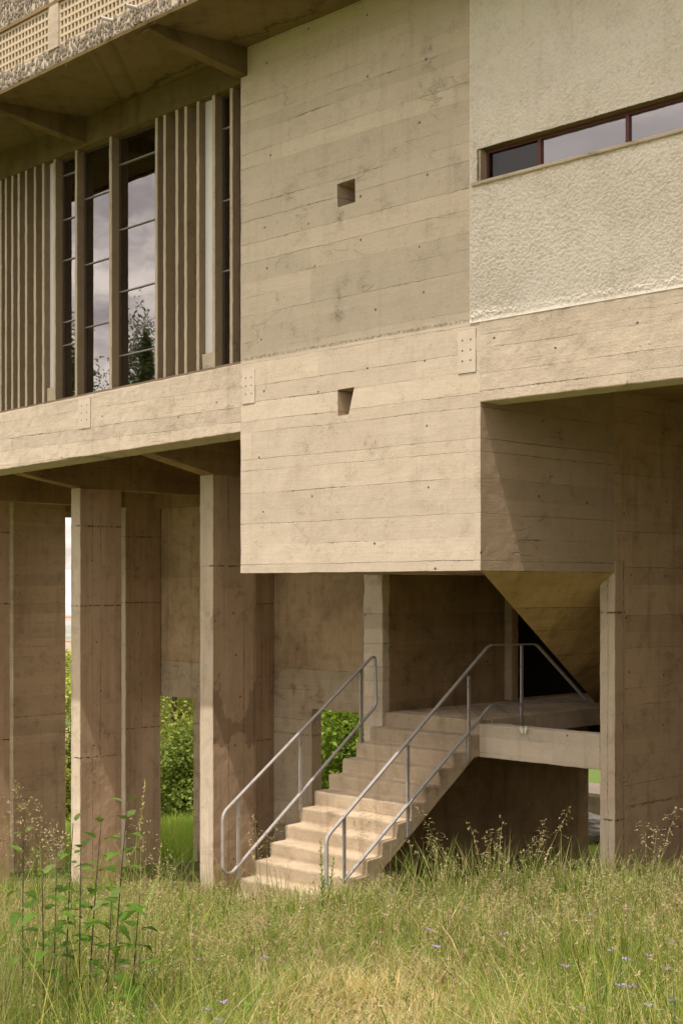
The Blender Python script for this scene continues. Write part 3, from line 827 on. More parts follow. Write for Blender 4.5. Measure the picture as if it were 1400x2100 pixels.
post(rb, XB, 705.5, 1672, 705.5, 1812); post(rb, XB, 836, 1528, 836, 1716, True); post(rb, XB, 961, 1386, 961, 1562, True); post(rb, XB, 1069, 1322, 1069, 1487, True)

# ------------------------------------------------------------------ vegetation tools
def blades(px, py, pz, h, w, lean, ang, tone, levels=3, curl=1.0):
    """numpy grass: tapering bent strips. tone (n,3)"""
    n = len(px); cx, sx = np.cos(ang), np.sin(ang)
    face = ang + rng.uniform(-.9, .9, n) + math.pi/2
    wx, wy = np.cos(face), np.sin(face)
    vs = []; ts = []
    for k in range(levels+1):
        s = k/levels
        off = lean*h*(s**1.8)
        zz = h*(s - .35*curl*(lean**2)*s*s)
        cxp = px + cx*off; cyp = py + sx*off; czp = pz + zz
        if k < levels:
            ww = w*(1 - .55*s)*.5
            vs.append(np.stack([cxp - wx*ww, cyp - wy*ww, czp], 1)); vs.append(np.stack([cxp + wx*ww, cyp + wy*ww, czp], 1))
        else: vs.append(np.stack([cxp, cyp, czp], 1))
        sh = (.68 + .32*s**.7)  # shade at the foot of each blade painted into its tone
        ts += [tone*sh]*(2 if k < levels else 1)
    m = 2*levels+1
    V = np.stack(vs, 1).reshape(-1, 3); Tn = np.stack(ts, 1).reshape(-1, 3)
    base = np.arange(n)*m
    faces = []
    quads = np.concatenate([np.stack([base+2*k, base+2*k+1, base+2*k+3, base+2*k+2], 1) for k in range(levels-1)], 0) if levels > 1 else np.zeros((0, 4), int)
    tris = np.stack([base+2*(levels-1), base+2*(levels-1)+1, base+2*levels], 1)
    return V, Tn, quads, tris
class Bulk:
    """many quads/tris gathered into one mesh with a colour per vertex"""
    def __init__(s): s.V = []; s.T = []; s.Q = []; s.R = []; s.n = 0
    def add(s, V, Tn, Q, R):
        s.V.append(V); s.T.append(Tn)
        if len(Q): s.Q.append(Q + s.n)
        if len(R): s.R.append(R + s.n)
        s.n += len(V)
    def build(s, name, mat, parent=None):
        V = np.concatenate(s.V); Tn = np.concatenate(s.T)
        Q = np.concatenate(s.Q) if s.Q else np.zeros((0, 4), int); R = np.concatenate(s.R) if s.R else np.zeros((0, 3), int)
        me = bpy.data.meshes.new(name); me.vertices.add(len(V)); me.vertices.foreach_set('co', V.astype(np.float32).ravel())
        li = np.concatenate([Q.ravel(), R.ravel()]).astype(np.int32); me.loops.add(len(li)); me.loops.foreach_set('vertex_index', li)
        ls = np.concatenate([np.arange(len(Q))*4, len(Q)*4 + np.arange(len(R))*3]).astype(np.int32)
        me.polygons.add(len(ls)); me.polygons.foreach_set('loop_start', ls)
        me.update(calc_edges=True)
        at = me.color_attributes.new('tone', 'FLOAT_COLOR', 'POINT')
        at.data.foreach_set('color', np.concatenate([Tn, np.ones((len(Tn), 1))], 1).astype(np.float32).ravel())
        me.materials.append(mat); me.validate()
        o = bpy.data.objects.new(name, me); COL.objects.link(o)
        if parent: o.parent = parent
        return o
def bits(cent, size, tone, flat=0.0, ratio=.5):
    """small pointed leaf quads, random orientation"""
    n = len(cent); a = rng.normal(0, 1, (n, 3)); a[:, 2] *= (1-flat); a /= np.linalg.norm(a, axis=1)[:, None]
    b = rng.normal(0, 1, (n, 3)); b -= (b*a).sum(1)[:, None]*a; b /= np.linalg.norm(b, axis=1)[:, None]
    size = np.broadcast_to(np.asarray(size), (n,))[:, None]
    L = a*size*.5; W = b*size*.5*ratio
    V = np.stack([cent-L, cent+W*.9-L*.1, cent+L, cent-W*.9-L*.1], 1).reshape(-1, 3)
    base = np.arange(n)*4; Q = np.stack([base, base+1, base+2, base+3], 1)
    return V, np.repeat(tone, 4, 0), Q, np.zeros((0, 3), int)
def lat(x, y, seed, sc):
    r = np.random.default_rng(seed); g = r.random((64, 64))
    a = (np.asarray(x)*sc) % 63; b = (np.asarray(y)*sc) % 63; i = a.astype(int); j = b.astype(int); fa = a-i; fb = b-j
    fa = fa*fa*(3-2*fa); fb = fb*fb*(3-2*fb)
    return g[i,j]*(1-fa)*(1-fb)+g[(i+1)%64,j]*fa*(1-fb)+g[i,(j+1)%64]*(1-fa)*fb+g[(i+1)%64,(j+1)%64]*fa*fb

def field(n, d0, d1, t0, t1, power=.5):
    """points spread over the meadow wedge in front of the building"""
    d = (d0**(1/power) + (d1**(1/power)-d0**(1/power))*rng.random(n))**power
    t = rng.uniform(t0, t1, n)
    lx = t*d
    X = (lx - d)*.70711; Y = (lx + d)*.70711
    return X, Y, d, t
def trodden(X, Y):
    """worn straw-coloured path leading to the stair"""
    c = np.exp(-((X + Y - .30)**2)/(2*.75**2)) * np.clip((9.0 - (Y-X)*.7071*.75)/2.2, 0, 1)
    return c
def in_build(X, Y):
    return ((X > SXL-.05) & (X < SXR+.05) & (Y > 10.40)) | (Y > 11.6) & (rng.random(len(X)) > .10) & (X < -9.5)

def meadow():
    bulk = Bulk()
    N = 320000
    X, Y, D, t = field(N, 5.2, 21.0, -.36, .36, .62)
    ok = ~in_build(X, Y); X, Y, D, t = [a[ok] for a in (X, Y, D, t)]
    n = len(X); Z = ground(X, Y)
    g1 = lat(X+40, Y+40, 3, .9); g2 = lat(X+40, Y+40, 4, 2.6); path = trodden(X, Y)
    h = (.18 + .36*g1*rng.random(n)**.6 + .14*rng.random(n))*(1 - .72*path)
    h *= np.where(t < -.10, 1.2, 1.0)*np.where((t < -.11) & (D < 10.5), 1.1, 1.0)*np.clip(1.22 - .10*np.clip(D-9.5, 0, 20), .42, 1.15)*(.55+.9*lat(X+10, Y+30, 12, 2.9))*rng.uniform(.6, 1.25, n)
    w = np.where(rng.random(n) < .12, .0085, .0042)*(.6+.8*rng.random(n))*np.clip(D/9, .9, 1.8)
    lean = np.abs(rng.normal(.62, .48, n)) + .5*path; ang = rng.uniform(0, 2*math.pi, n)
    dry = np.clip(.17 + .7*(g2-.45) + .9*path + .12*np.clip(t*4, -1, 1) - .35*np.clip((9.5-D)/2, 0, 1)*(np.abs(t-.01) > .07), 0, 1)
    pick = rng.random(n) < dry*.75
    green = np.stack([.17+.12*rng.random(n), .25+.13*rng.random(n), .035+.04*rng.random(n)], 1)
    yel = np.stack([.40+.14*rng.random(n), .41+.11*rng.random(n), .11+.05*rng.random(n)], 1)
    straw = np.stack([.64+.18*rng.random(n), .53+.14*rng.random(n), .28+.11*rng.random(n)], 1)
    tone = green.copy(); y_ = rng.random(n) < .30; tone[y_] = yel[y_]; tone[pick] = straw[pick]
    deep = rng.random(n) < .22*np.clip(1.3-path*3, 0, 1); tone[deep] = np.array([.065, .12, .022])
    tone *= (.72 + .5*g1)[:, None]
    # broad-leaved herbs between the grasses
    m = 9000
    hx, hy, hd, ht_ = field(m, 5.5, 19.0, -.35, .35, .6); ok = ~in_build(hx, hy) & (rng.random(m) < lat(hx+20, hy+20, 8, 1.1)) & (trodden(hx, hy) < .4)
    hx, hy = hx[ok], hy[ok]; m = len(hx)
    cen = np.stack([hx, hy, ground(hx, hy) + rng.uniform(.04, .30, m)], 1)
    bulk.add(*bits(cen, rng.uniform(.03, .085, m), np.stack([.12+.08*rng.random(m), .21+.10*rng.random(m), .04+.02*rng.random(m)], 1), flat=.5, ratio=.45))
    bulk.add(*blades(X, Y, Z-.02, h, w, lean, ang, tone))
    # long thin culms that cross each other above the sward
    m = 16000
    X, Y, D, t = field(m, 5.6, 17.5, -.35, .35, .58); ok = ~in_build(X, Y) & (rng.random(m) > trodden(X, Y)*.8); X, Y, D, t = [a[ok] for a in (X, Y, D, t)]; m = len(X)
    tn = np.where(rng.random((m, 1)) < .5, np.array([[.50, .45, .21]]), np.array([[.33, .36, .11]]))*(.7+.6*rng.random((m, 1)))
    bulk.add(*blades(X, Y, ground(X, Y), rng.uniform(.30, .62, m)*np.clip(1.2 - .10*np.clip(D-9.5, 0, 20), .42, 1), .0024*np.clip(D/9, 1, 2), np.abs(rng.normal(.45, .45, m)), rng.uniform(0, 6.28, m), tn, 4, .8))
    # rank growth along the left, tussocks against the building
    m = 7000
    X, Y, D, t = field(m, 7.2, 11.5, -.30, -.10, .7)
    keep = rng.random(m) < np.clip(lat(X+30, Y+30, 15, 1.6)*1.5, .15, 1); X, Y, D, t = [a[keep] for a in (X, Y, D, t)]; m = len(X)
    tn = np.where(rng.random((m, 1)) < .45, np.array([[.48, .43, .20]]), np.array([[.19, .27, .05]]))*(.65+.6*rng.random((m, 1)))
    bulk.add(*blades(X, Y, ground(X, Y), rng.uniform(.45, 1.0, m)*np.clip((-.06-t)/.14, .45, 1), .0042*(.6+.8*rng.random(m)), np.abs(rng.normal(.40, .32, m)), rng.uniform(0, 6.28, m), tn, 4, .9))
    for (u_, d_, k_, hh) in ((520, 15.2, 90, .42), (560, 15.4, 70, .36), (470, 16.2, 80, .38), (425, 17.6, 90, .42), (330, 17.0, 120, .55), (845, 14.2, 150, .44), (900, 14.0, 170, .50), (960, 13.8, 170, .46), (1040, 13.6, 190, .50), (1110, 13.5, 190, .46),
                             (1180, 13.6, 170, .44), (1245, 13.9, 120, .36), (1310, 13.2, 150, .42), (1380, 12.6, 170, .46), (720, 13.9, 80, .30), (640, 14.2, 60, .26), (230, 15.5, 130, .6), (150, 15.8, 130, .6), (60, 15.0, 140, .6)):
        lx = T(u_)*d_; x_, y_ = (lx-d_)*.70711, (lx+d_)*.70711
        xs_ = x_ + rng.normal(0, .22, k_); ys_ = y_ + rng.normal(0, .22, k_)
        ok = ~((xs_ > SXL) & (xs_ < SXR) & (ys_ > 10.5)); xs_, ys_ = xs_[ok], ys_[ok]; k2 = len(xs_)
        tn = np.where(rng.random((k2, 1)) < .4, np.array([[.46, .42, .19]]), np.array([[.22, .31, .06]]))*(.65+.6*rng.random((k2, 1)))
        bulk.add(*blades(xs_, ys_, ground(xs_, ys_), 1.45*hh*rng.uniform(.45, 1.3, k2), .0080*(.6+.8*rng.random(k2)), np.abs(rng.normal(.42, .3, k2)), rng.uniform(0, 6.28, k2), tn, 4, .7))
    # coarse broad blades
    m = 12000
    X, Y, D, t = field(m, 5.6, 16.5, -.35, .35, .58); ok = ~in_build(X, Y) & (rng.random(m) > trodden(X, Y)*.95) & (rng.random(m) < lat(X+15, Y+25, 17, 1.3)*1.3); X, Y, D, t = [a[ok] for a in (X, Y, D, t)]; m = len(X)
    tn = np.array([[.15, .24, .04]])*(.55+.9*rng.random((m, 1)))
    bulk.add(*blades(X, Y, ground(X, Y)-.01, rng.uniform(.18, .42, m), .012*(.6+.7*rng.random(m)), np.abs(rng.normal(.75, .4, m)), rng.uniform(0, 6.28, m), tn, 4, 1.0))
    o = bulk.build('meadow_grass', M['grass']); tag(o, 'green and yellowing meadow grass in front of the building', 'grass', kind='stuff')
meadow()

def seed_stem(bulk, x, y, z, h, kind, lean, ang, tone, ht, scale=1.0, w=.0030, rep_=1):
    """one flowering grass stem: culm, blades, panicle"""
    px, py, pz = (np.array([k]) for k in (x, y, z))
    bulk.add(*blades(px, py, pz, np.array([h]), np.array([w*1.6]), np.array([lean]), np.array([ang]), tone[None], 6, .6))
    def at(s): return np.array([x + math.cos(ang)*lean*h*s**1.8, y + math.sin(ang)*lean*h*s**1.8, z + h*(s-.21*lean*lean*s*s)])
    cs = []
    if kind == 0:                               # open drooping panicle
        for k in range(9):
            s0 = .76 + .24*k/9; p = at(s0); L = (.085*(1-.75*k/9)+.018)*scale; a0 = random.uniform(0, 6.28)
            for m in range(2):
                a1 = a0 + m*2.6
                for r_ in (.35, .6, .8, 1.0): cs.append(p + np.array([math.cos(a1)*L*r_, math.sin(a1)*L*r_, L*(.55*r_ - .55*r_*r_) + random.uniform(-.006, .006)]))
        sz = .017*min(scale, 1.05)
    elif kind == 1:                             # dense bristly spike
        for k in range(22): cs.append(at(.80 + .20*k/22) + rng.normal(0, .004, 3))
        sz = .030*min(scale, 1.1)
    else:                                       # clustered cocksfoot head
        for s0, m in ((.78, 5), (.84, 8), (.90, 10), (.95, 10), (.99, 6)):
            p = at(s0); d = rng.normal(0, .016*scale, 3)*np.array([1, 1, .4])
            for _ in range(m*(2 if scale > 1.3 else 1)): cs.append(p + d + rng.normal(0, .008*scale, 3))
        sz = .018*min(scale, 1.05)
    cs = np.array(cs); n = len(cs)
    tt = np.broadcast_to(np.array(ht), (n, 3))*(.75+.5*rng.random((n, 1)))
    bulk.add(*bits(cs, sz*(.7+.6*rng.random(n)), tt, flat=0 if kind != 1 else -.8, ratio=.38))

def seedgrass():
    bulk = Bulk(); N = 2600
    X, Y, D, t = field(N, 6.0, 16.5, -.33, .33, .55)
    ok = ~in_build(X, Y); X, Y, D, t = [a[ok] for a in (X, Y, D, t)]
    path = trodden(X, Y)
    for i in range(len(X)):
        if random.random() < path[i]*.75: continue
        k = random.choices((0, 1, 2), (.45, .35, .2))[0]
        h = random.uniform(.34, .66)*min(1, max(.5, 1.2 - .09*(D[i]-9.5)))*(1.25 if t[i] < -.12 else 1.0)
        if D[i] < 8.2: h *= .75
        tn = np.array([.50, .45, .20]) * random.uniform(.7, 1.2)
        hd = random.choice(((.50, .42, .24), (.56, .48, .27), (.50, .39, .26), (.42, .44, .18)))
        seed_stem(bulk, X[i], Y[i], gz(X[i], Y[i]), h, k, abs(random.gauss(.25, .18)), random.uniform(0, 6.28), tn, hd, random.uniform(.8, 1.2), w=.0026*max(1, D[i]/9))
    o = bulk.build('seeding_grass', M['grass']); tag(o, 'tan seed heads and dry stalks scattered through the meadow', 'grass', kind='stuff')
seedgrass()

# lawn and long grass behind the piers
def backgrass():
    bulk = Bulk(); N = 90000
    X, Y, D, t = field(N, 21.0, 46.0, -.32, .25, .6)
    ok = (Y > 16.4) & ~((Y < 18) & (X > -13.5) & (X < -8.8)); X, Y, D, t = [a[ok] for a in (X, Y, D, t)]
    n = len(X); Z = ground(X, Y)
    h = np.where(t > .1, .10, .55)*(.6+.7*rng.random(n)); w = .012*(.7+.6*rng.random(n))*D/24
    tone = np.stack([.19+.12*rng.random(n), .31+.14*rng.random(n), .04+.03*rng.random(n)], 1)
    y_ = rng.random(n) < .2; tone[y_] = np.array([.45, .43, .16])
    bulk.add(*blades(X, Y, Z-.02, h, w, np.abs(rng.normal(.25, .2, n)), rng.uniform(0, 6.28, n), tone))
    o = bulk.build('long_grass', M['grass']); tag(o, 'long green grass on the bank behind the concrete piers', 'grass', kind='stuff')
backgrass()

# ------------------------------------------------------------------ single plants
def ground_at(u, D):
    lx = T(u)*D; return (lx-D)*.70711, (lx+D)*.70711
def leaf_mesh(L, W, droop, fold, n=11):
    """toothed nettle leaf along +X"""
    vs = []; fs = []
    for i in range(n+1):
        s = i/n; x = L*s; z = -droop*L*s*s + .10*L*math.sin(s*math.pi)*.4
        wv = W*.5*(math.sin(math.pi*min(1, s*1.02)**.62))*(1-.15*s) if 0 < i < n else 0
        wv *= (1.16 if i % 2 else .86)
        vs += [(x, wv, z + fold*wv), (x + .02*L, 0, z), (x, -wv, z + fold*wv)]
    for i in range(n):
        a = 3*i; b = a+3
        fs += [(a, a+1, b+1, b), (a+1, a+2, b+2, b+1)]
    return vs, fs
def nettle(u, D, vtop, lean, label, nodes=8, big=1.0, seed=0, droopy=0.0, wig=0.0):
    random.seed(seed)
    x, y = ground_at(u, D); z0 = gz(x, y); ztop = -(vtop-HV)*D/F_; H = ztop - z0
    o = thing('nettle', label, 'nettle', (x, y, z0), 'nettles in the tall grass on the left')
    ca = Vector((.7071, .7071, 0))
    def at(s): return ca*(lean*H*s**1.6) + ca*(wig*math.sin(s*7)*.02) + Vector((-.7071, .7071, 0))*(.04*H*s*s) + Vector((0, 0, H*s))
    pts = [at(k/16) for k in range(17)]
    MB().tube(pts, [.0058*(1-.6*k/16) for k in range(17)], 6).build('stem', M['stem'], o, smooth=True)
    lv = Bulk(); tn = []
    for k in range(nodes):
        s = .30 + .69*(k/(nodes-1))**.82
        p = at(s); L = .86*big*(.155*(1-.42*max(0, (s-.72)/.28)) if s > .5 else .13); ang0 = k*math.pi/2 + .4 + random.uniform(-.3, .3)
        for side in (0, 1):
            if random.random() < .08: continue
            a = ang0 + side*math.pi + random.uniform(-.35, .35)
            vs, fs = leaf_mesh(L*random.uniform(.85, 1.15), L*.60, random.uniform(.05, .45)+droopy, .22)
            tilt = random.uniform(-.15, .40) + (.45 if s > .93 else 0)
            Rm = Matrix.Rotation(a, 4, 'Z') @ Matrix.Rotation(-tilt, 4, 'Y')
            st = .03*big
            V = np.array([(Rm @ (Vector(v) + Vector((st, 0, 0)))) + p for v in vs])
            g = random.uniform(.6, 1.4); c = np.array([.10, .19, .026])*g
            if s > .93: c = np.array([.13, .19, .05])*g
            lv.add(V, np.tile(c, (len(V), 1)), np.array(fs), np.zeros((0, 3), int))
            # stalk
            lv.add(*blades(np.array([p.x]), np.array([p.y]), np.array([p.z]), np.array([.02]), np.array([.004]), np.array([1.6]), np.array([a]), np.array([[.12, .15, .05]]), 2))
    fl = lv; cs = []
    for k in range(nodes):
        s = .36 + .52*k/(nodes-1)
        p = at(s)
        for _ in range(2):
            a = random.uniform(0, 6.28); L = random.uniform(.03, .06)
            for m in range(9): cs.append((p.x + math.cos(a)*L*m/9, p.y + math.sin(a)*L*m/9, p.z + .01 - .05*(m/9)**2))
    cs = np.array(cs); fl.add(*bits(cs + rng.normal(0, .003, cs.shape), .011, np.tile([.34, .30, .19], (len(cs), 1))*(.7+.5*rng.random((len(cs), 1)))))
    fl.build('leaves', M['leaf'], o)  # mesh holds the hanging flower strings as well as the leaves
    return o
nettle(228, 8.0, 1648, .055, 'tallest nettle with a bare dark stem, rightmost of the nettle clump', 11, 1.1, 1)
nettle(180, 8.4, 1690, .05, 'nettle with one long leaf spread to the right, second from the right in the clump', 10, 1.1, 2)
nettle(163, 8.2, 1742, .0, 'short bushy nettle with crowded leaves in the middle of the clump', 10, 1.05, 3)
nettle(133, 8.8, 1690, .03, 'slim nettle whose tip stands against the pale edge of a pier', 10, 1.0, 4)
nettle(110, 8.6, 1765, .01, 'low nettle with level leaves left of the clump middle', 8, 1.0, 5)
nettle(47, 8.8, 1712, -.005, 'lone nettle with few leaves near the left edge of the picture', 8, 1.0, 6)
nettle(92, 8.0, 1800, -.02, 'lowest broad-leaved nettle half sunk in grass at the left of the clump', 8, 1.1, 8)
nettle(215, 7.6, 1850, .03, 'young nettle with drooping pale leaves low in front of the clump', 6, 1.25, 9, .3)

nettle(268, 8.3, 1835, .05, 'low nettle shoot to the right of the tallest nettle', 7, 1.0, 15)
def willowherb():
    x, y = ground_at(664, 13.6); z0 = gz(x, y)
    o = thing('willowherb', 'leafy green willowherb with narrow leaves growing against the foot of the stair handrail', 'plant', (x, y, z0))
    st = MB(); lv = Bulk()
    for k, (du, H) in enumerate(((0, .96), (.10, .80), (-.04, .62))):
        top = (.05*(k-1), .03, H)
        pts = [Vector((du*.7*s + top[0]*s, du*.7*s, H*s)) for s in np.linspace(0, 1, 9)]
        st.tube(pts, [.006*(1-.6*i/8) for i in range(9)], 5)
        for i in range(46):
            s = .18 + .82*i/46; p = Vector((du*.7*s + top[0]*s, du*.7*s, H*s)); a = i*2.4
            vs, fs = leaf_mesh(.105*(1.15-.75*s), .021, .25, .2, 4)
            Rm = Matrix.Rotation(a, 4, 'Z') @ Matrix.Rotation(-.65, 4, 'Y')
            V = np.array([(Rm @ Vector(v)) + p for v in vs]); c = np.array([.22, .34, .06])*random.uniform(.8, 1.2)
            lv.add(V, np.tile(c, (len(V), 1)), np.array(fs), np.zeros((0, 3), int))
    st.build('stem', M['greenstem'], o, smooth=True); lv.build('leaves', M['leaf'], o)
willowherb()

# tall single grass stalks that stand out against the dark under the stair
def tall_grass(label, u, D, stems, seed, scale=1.0, head=(.60, .52, .30), group='tall seeding grasses'):
    random.seed(seed); x, y = ground_at(u, D); z0 = gz(x, y)
    o = thing('tall_grass', label, 'grass plant', (x, y, z0), group)
    st = Bulk()
    for (ut, vt, kind) in stems:
        lx = T(ut)*D; zt = -(vt-HV)*D/F_ - z0
        dx = (T(ut)-T(u))*D; ln = abs(dx)/max(.1, zt); ang = math.pi/4 + (0 if dx > 0 else math.pi)
        ht = zt/(1-.21*ln*ln)
        seed_stem(st, random.uniform(-.02, .02), random.uniform(-.02, .02), 0, ht, kind, ln, ang, np.array([.46, .46, .17]), head, scale*1.25, w=.0058)
    n = 44
    st.add(*blades(rng.normal(0, .03, n), rng.normal(0, .03, n), np.zeros(n), rng.uniform(.2, .55, n), np.full(n, .008), np.abs(rng.normal(.45, .2, n)), rng.uniform(0, 6.28, n), np.tile([.24, .32, .06], (n, 1))*(.8+.4*rng.random((n, 1)))))
    st.build('stalks', M['grass'], o)
    return o
tall_grass('tall arching grass with two drooping heads, highest stalk against the dark gap under the stair beam', 1085, 12.6, [(1172, 1650, 0), (1118, 1680, 2), (1108, 1692, 0), (1098, 1720, 0), (1125, 1730, 1), (1075, 1740, 0), (1150, 1745, 1)], 21, .9)
tall_grass('upright grass tuft with a dense cluster of four heads right of the stair foot', 1010, 12.6, [(1030, 1672, 2), (1016, 1698, 0), (995, 1705, 2), (1040, 1760, 1), (1004, 1725, 0), (1022, 1740, 2), (985, 1745, 0)], 22, .95)
tall_grass('grass with one knobbly head bending left in front of the dark wall', 1000, 12.4, [(955, 1683, 2), (968, 1705, 1)], 23, 1.0)
tall_grass('long grass leaning left across the side of the stair from a low tuft', 950, 12.2, [(850, 1650, 0), (842, 1725, 2), (880, 1715, 0)], 24, .9)
tall_grass('feathery grass with small heads between the stair and the dark wall', 905, 12.6, [(888, 1712, 0), (915, 1740, 2), (935, 1750, 0), (900, 1770, 1)], 25, .9)
tall_grass('stout brown-headed grass just left of the right-hand pier foot', 1190, 12.8, [(1198, 1768, 1), (1188, 1778, 1), (1205, 1765, 2)], 26, 1.2)
tall_grass('pale open grass standing before the right-hand pier wall', 1325, 11.0, [(1345, 1690, 2), (1318, 1680, 0), (1390, 1650, 0), (1362, 1720, 2)], 27, 1.0)
tall_grass('wispy grass with bent tips in front of the lower left handrail', 545, 13.2, [(525, 1665, 0), (575, 1668, 0), (545, 1700, 0), (510, 1720, 1)], 28, .85)
tall_grass('thin drooping brown oat grass in front of the lit lower steps', 775, 12.6, [(720, 1672, 0), (748, 1655, 0), (770, 1650, 0)], 29, .85, (.36, .28, .16))
tall_grass('golden plume grass at the left edge of the picture', 40, 9.2, [(38, 1600, 2), (20, 1625, 0), (10, 1640, 0)], 30, 1.6, (.52, .43, .24))
tall_grass('sandy plume grass second from the left edge beside a nettle', 75, 8.8, [(66, 1622, 0), (62, 1640, 2), (85, 1668, 0)], 31, 1.5, (.50, .41, .25))
tall_grass('broad tan bushy grass head in the gap left of the pale pier edge', 108, 8.2, [(100, 1680, 2), (118, 1690, 2), (92, 1700, 2), (128, 1700, 0)], 32, 1.9, (.50, .42, .26))
tall_grass('tall pointed green-gold spike rising above the nettles', 262, 9.0, [(297, 1592, 1), (285, 1660, 0)], 33, 1.5, (.46, .43, .20))
tall_grass('small-headed grass right of the nettles before the dark pier', 310, 9.4, [(332, 1712, 0), (300, 1720, 2), (322, 1745, 1), (345, 1745, 0)], 34, 1.1, (.48, .42, .24))

# violet wildflowers
def flower_proto():
    o = thing('wildflower', 'small violet wildflower among the meadow grass', 'flower', (0,0,0), 'violet wildflowers in the meadow')
    MB().tube([(0,0,0), (.006,0,.12), (0,.004,.27)], [.0018, .0016, .0012], 5).build('stem', M['greenstem'], o)
    m = MB()
    for k in range(7):
        a = k*.9; r = .013
        c = Vector((math.cos(a)*r*.5, math.sin(a)*r*.5, .27+.004*(k % 3)))
        d = Vector((math.cos(a), math.sin(a), .55)).normalized()*.017; s = Vector((-math.sin(a), math.cos(a), 0))*.008
        m.add([c, c+d*.5+s, c+d, c+d*.5-s], [(0,1,2,3)])
    m.build('petals', M['petal'], o)
    return o
fp = flower_proto(); kids = list(fp.children); first = True
random.seed(5)
spots = [(262,1988),(285,1974),(305,1996),(318,2008),(398,1978),(535,1975),(410,2085),(440,2098),(315,2080),(470,2062),(40,1998),(20,2008),(62,1860),(15,2060),
         (792,1830),(820,1872),(800,1885),(835,1888),(868,1912),(952,1874),(1050,1925),(1205,1885),(1245,1905),(1102,1892),(1270,1955),(1285,1978),(1320,1970),(1345,1995),
         (1255,2032),(1310,2070),(1175,2080),(1380,2068),(1370,1938),(1290,2038),(890,1950),(1150,1990)]
for (u, v) in spots:
    # where the line of sight meets the grass tops, 0.24 m above the soil
    lo, hi = 4.0, 22.0
    for _ in range(40):
        d = (lo+hi)/2; x, y = ground_at(u, d)
        if -(v-HV)*d/F_ > gz(x, y) + .30: lo = d
        else: hi = d
    if first: o = fp; first = False
    else:
        o = fp.copy(); COL.objects.link(o)
        for ch in kids:
            c = ch.copy(); COL.objects.link(c); c.parent = o
    s = random.uniform(1.3, 1.7)
    o.location = (x, y, gz(x, y)); o.rotation_euler = (random.uniform(-.15, .15), random.uniform(-.15, .15), random.uniform(0, 6.28)); o.scale = (s, s, 1.2)

# white butterfly on the beam
def butterfly():
    X = PX(1073, 13.34); z = PZ(1499, X, 13.34)
    o = thing('butterfly', 'small white butterfly with raised wings in front of the landing beam', 'butterfly', (X, 13.34, z)); o.scale = (1.25,)*3
    MB().tube([(0,0,-.02), (0,0,0), (0,0,.022)], [.002, .004, .002], 6).build('body', M['darkframe'], o)
    for s, a in ((1, .5), (-1, -.35)):
        m = MB(); m.add([(0,0,.012), (s*.03,-.008,.045), (s*.042,-.012,.028), (s*.034,-.010,.004), (s*.030,-.008,-.012), (s*.016,-.004,-.028), (0,0,-.010)], [(0,1,2,3), (0,3,6), (3,4,5,6)])
        w_ = m.build('wing', M['white'], o); w_.rotation_euler = (0, 0, a*s*.4)
butterfly()

# ------------------------------------------------------------------ trees and the far ground
def tree(u, D, H, R, label, seed, col, dens=1.0, low=.05, leaf=.15):
    random.seed(seed); rs = np.random.default_rng(seed)
    x, y = ground_at(u, D); z0 = gz(x, y)
    o = thing('tree', label, 'tree', (x, y, z0), 'trees behind the building')
    t = MB(); t.tube([(0,0,-.3), (.05,0,H*.3), (.1,.1,H*.6), (.05,.1,H*.9)], [.16, .12, .08, .02], 8)
    for k in range(9):
        s = random.uniform(.15, .8); a = random.uniform(0, 6.28); L = R*random.uniform(.5, .85)
        t.tube([(.06,.04,H*s), (math.cos(a)*L*.5, math.sin(a)*L*.5, H*s+L*.35), (math.cos(a)*L, math.sin(a)*L, H*s+L*.5)], [.05, .03, .01], 6)
    t.build('trunk', M['bark'], o, smooth=True)
    b = Bulk(); nc = int(110*dens)
    cz = H*(low + (1-low)*rs.random(nc)); prof = np.sin(np.clip((cz/H-low)/(1-low), .03, .97)*math.pi)**.55
    a = rs.uniform(0, 6.28, nc); rr = R*prof*np.sqrt(rs.random(nc))*rs.uniform(.75, 1.12, nc)
    cc = np.stack([np.cos(a)*rr, np.sin(a)*rr, cz], 1)
    for k in range(nc):
        m = int(rs.integers(70, 130)); sp = rs.uniform(.26, .5)
        p = cc[k] + rs.normal(0, sp, (m, 3))*np.array([1, 1, .6])
        tone = np.array(col)*rs.uniform(.55, 1.25)
        tt = np.tile(tone, (m, 1))*(.75+.5*rs.random((m, 1)))
        b.add(*bits(p, leaf*(.7+.6*rs.random(m)), tt, flat=.35, ratio=.62))
    b.build('crown', M['leaf'], o)
    return o
YG = (.46, .49, .13); MG = (.33, .40, .10); DG = (.25, .32, .075)
tree(352, 45, 8.6, 2.2, 'yellow-green bushy tree filling the left half of the opening between the piers', 41, YG)
tree(412, 48, 8.6, 2.4, 'darker green tree on the right behind the yellow-green one between the piers', 42, MG)
tree(390, 43, 3.0, 1.2, 'low dark shrubby tree at the foot of the others in the opening', 45, DG)
tree(290, 50, 7.4, 2.4, 'small tree mostly hidden behind the pair of piers on the left', 43, YG)
tree(142, 52, 6.3, 2.0, 'tree seen in the narrow slit left of the pale pier edge', 44, YG)
tree(668, 42, 7.4, 2.0, 'bright light-green tree left of the stair, in the opening beside the post', 46, (.32, .42, .075))
tree(735, 46, 7.6, 2.3, 'deep green tree partly hidden by the rough post left of the stair', 47, MG)
tree(600, 52, 7.5, 2.4, 'tree behind the wall left of the stair opening', 48, MG)
tree(700, 36, 3.8, 1.5, 'low leafy bush in front of the trees beside the stair', 49, (.28, .38, .07))

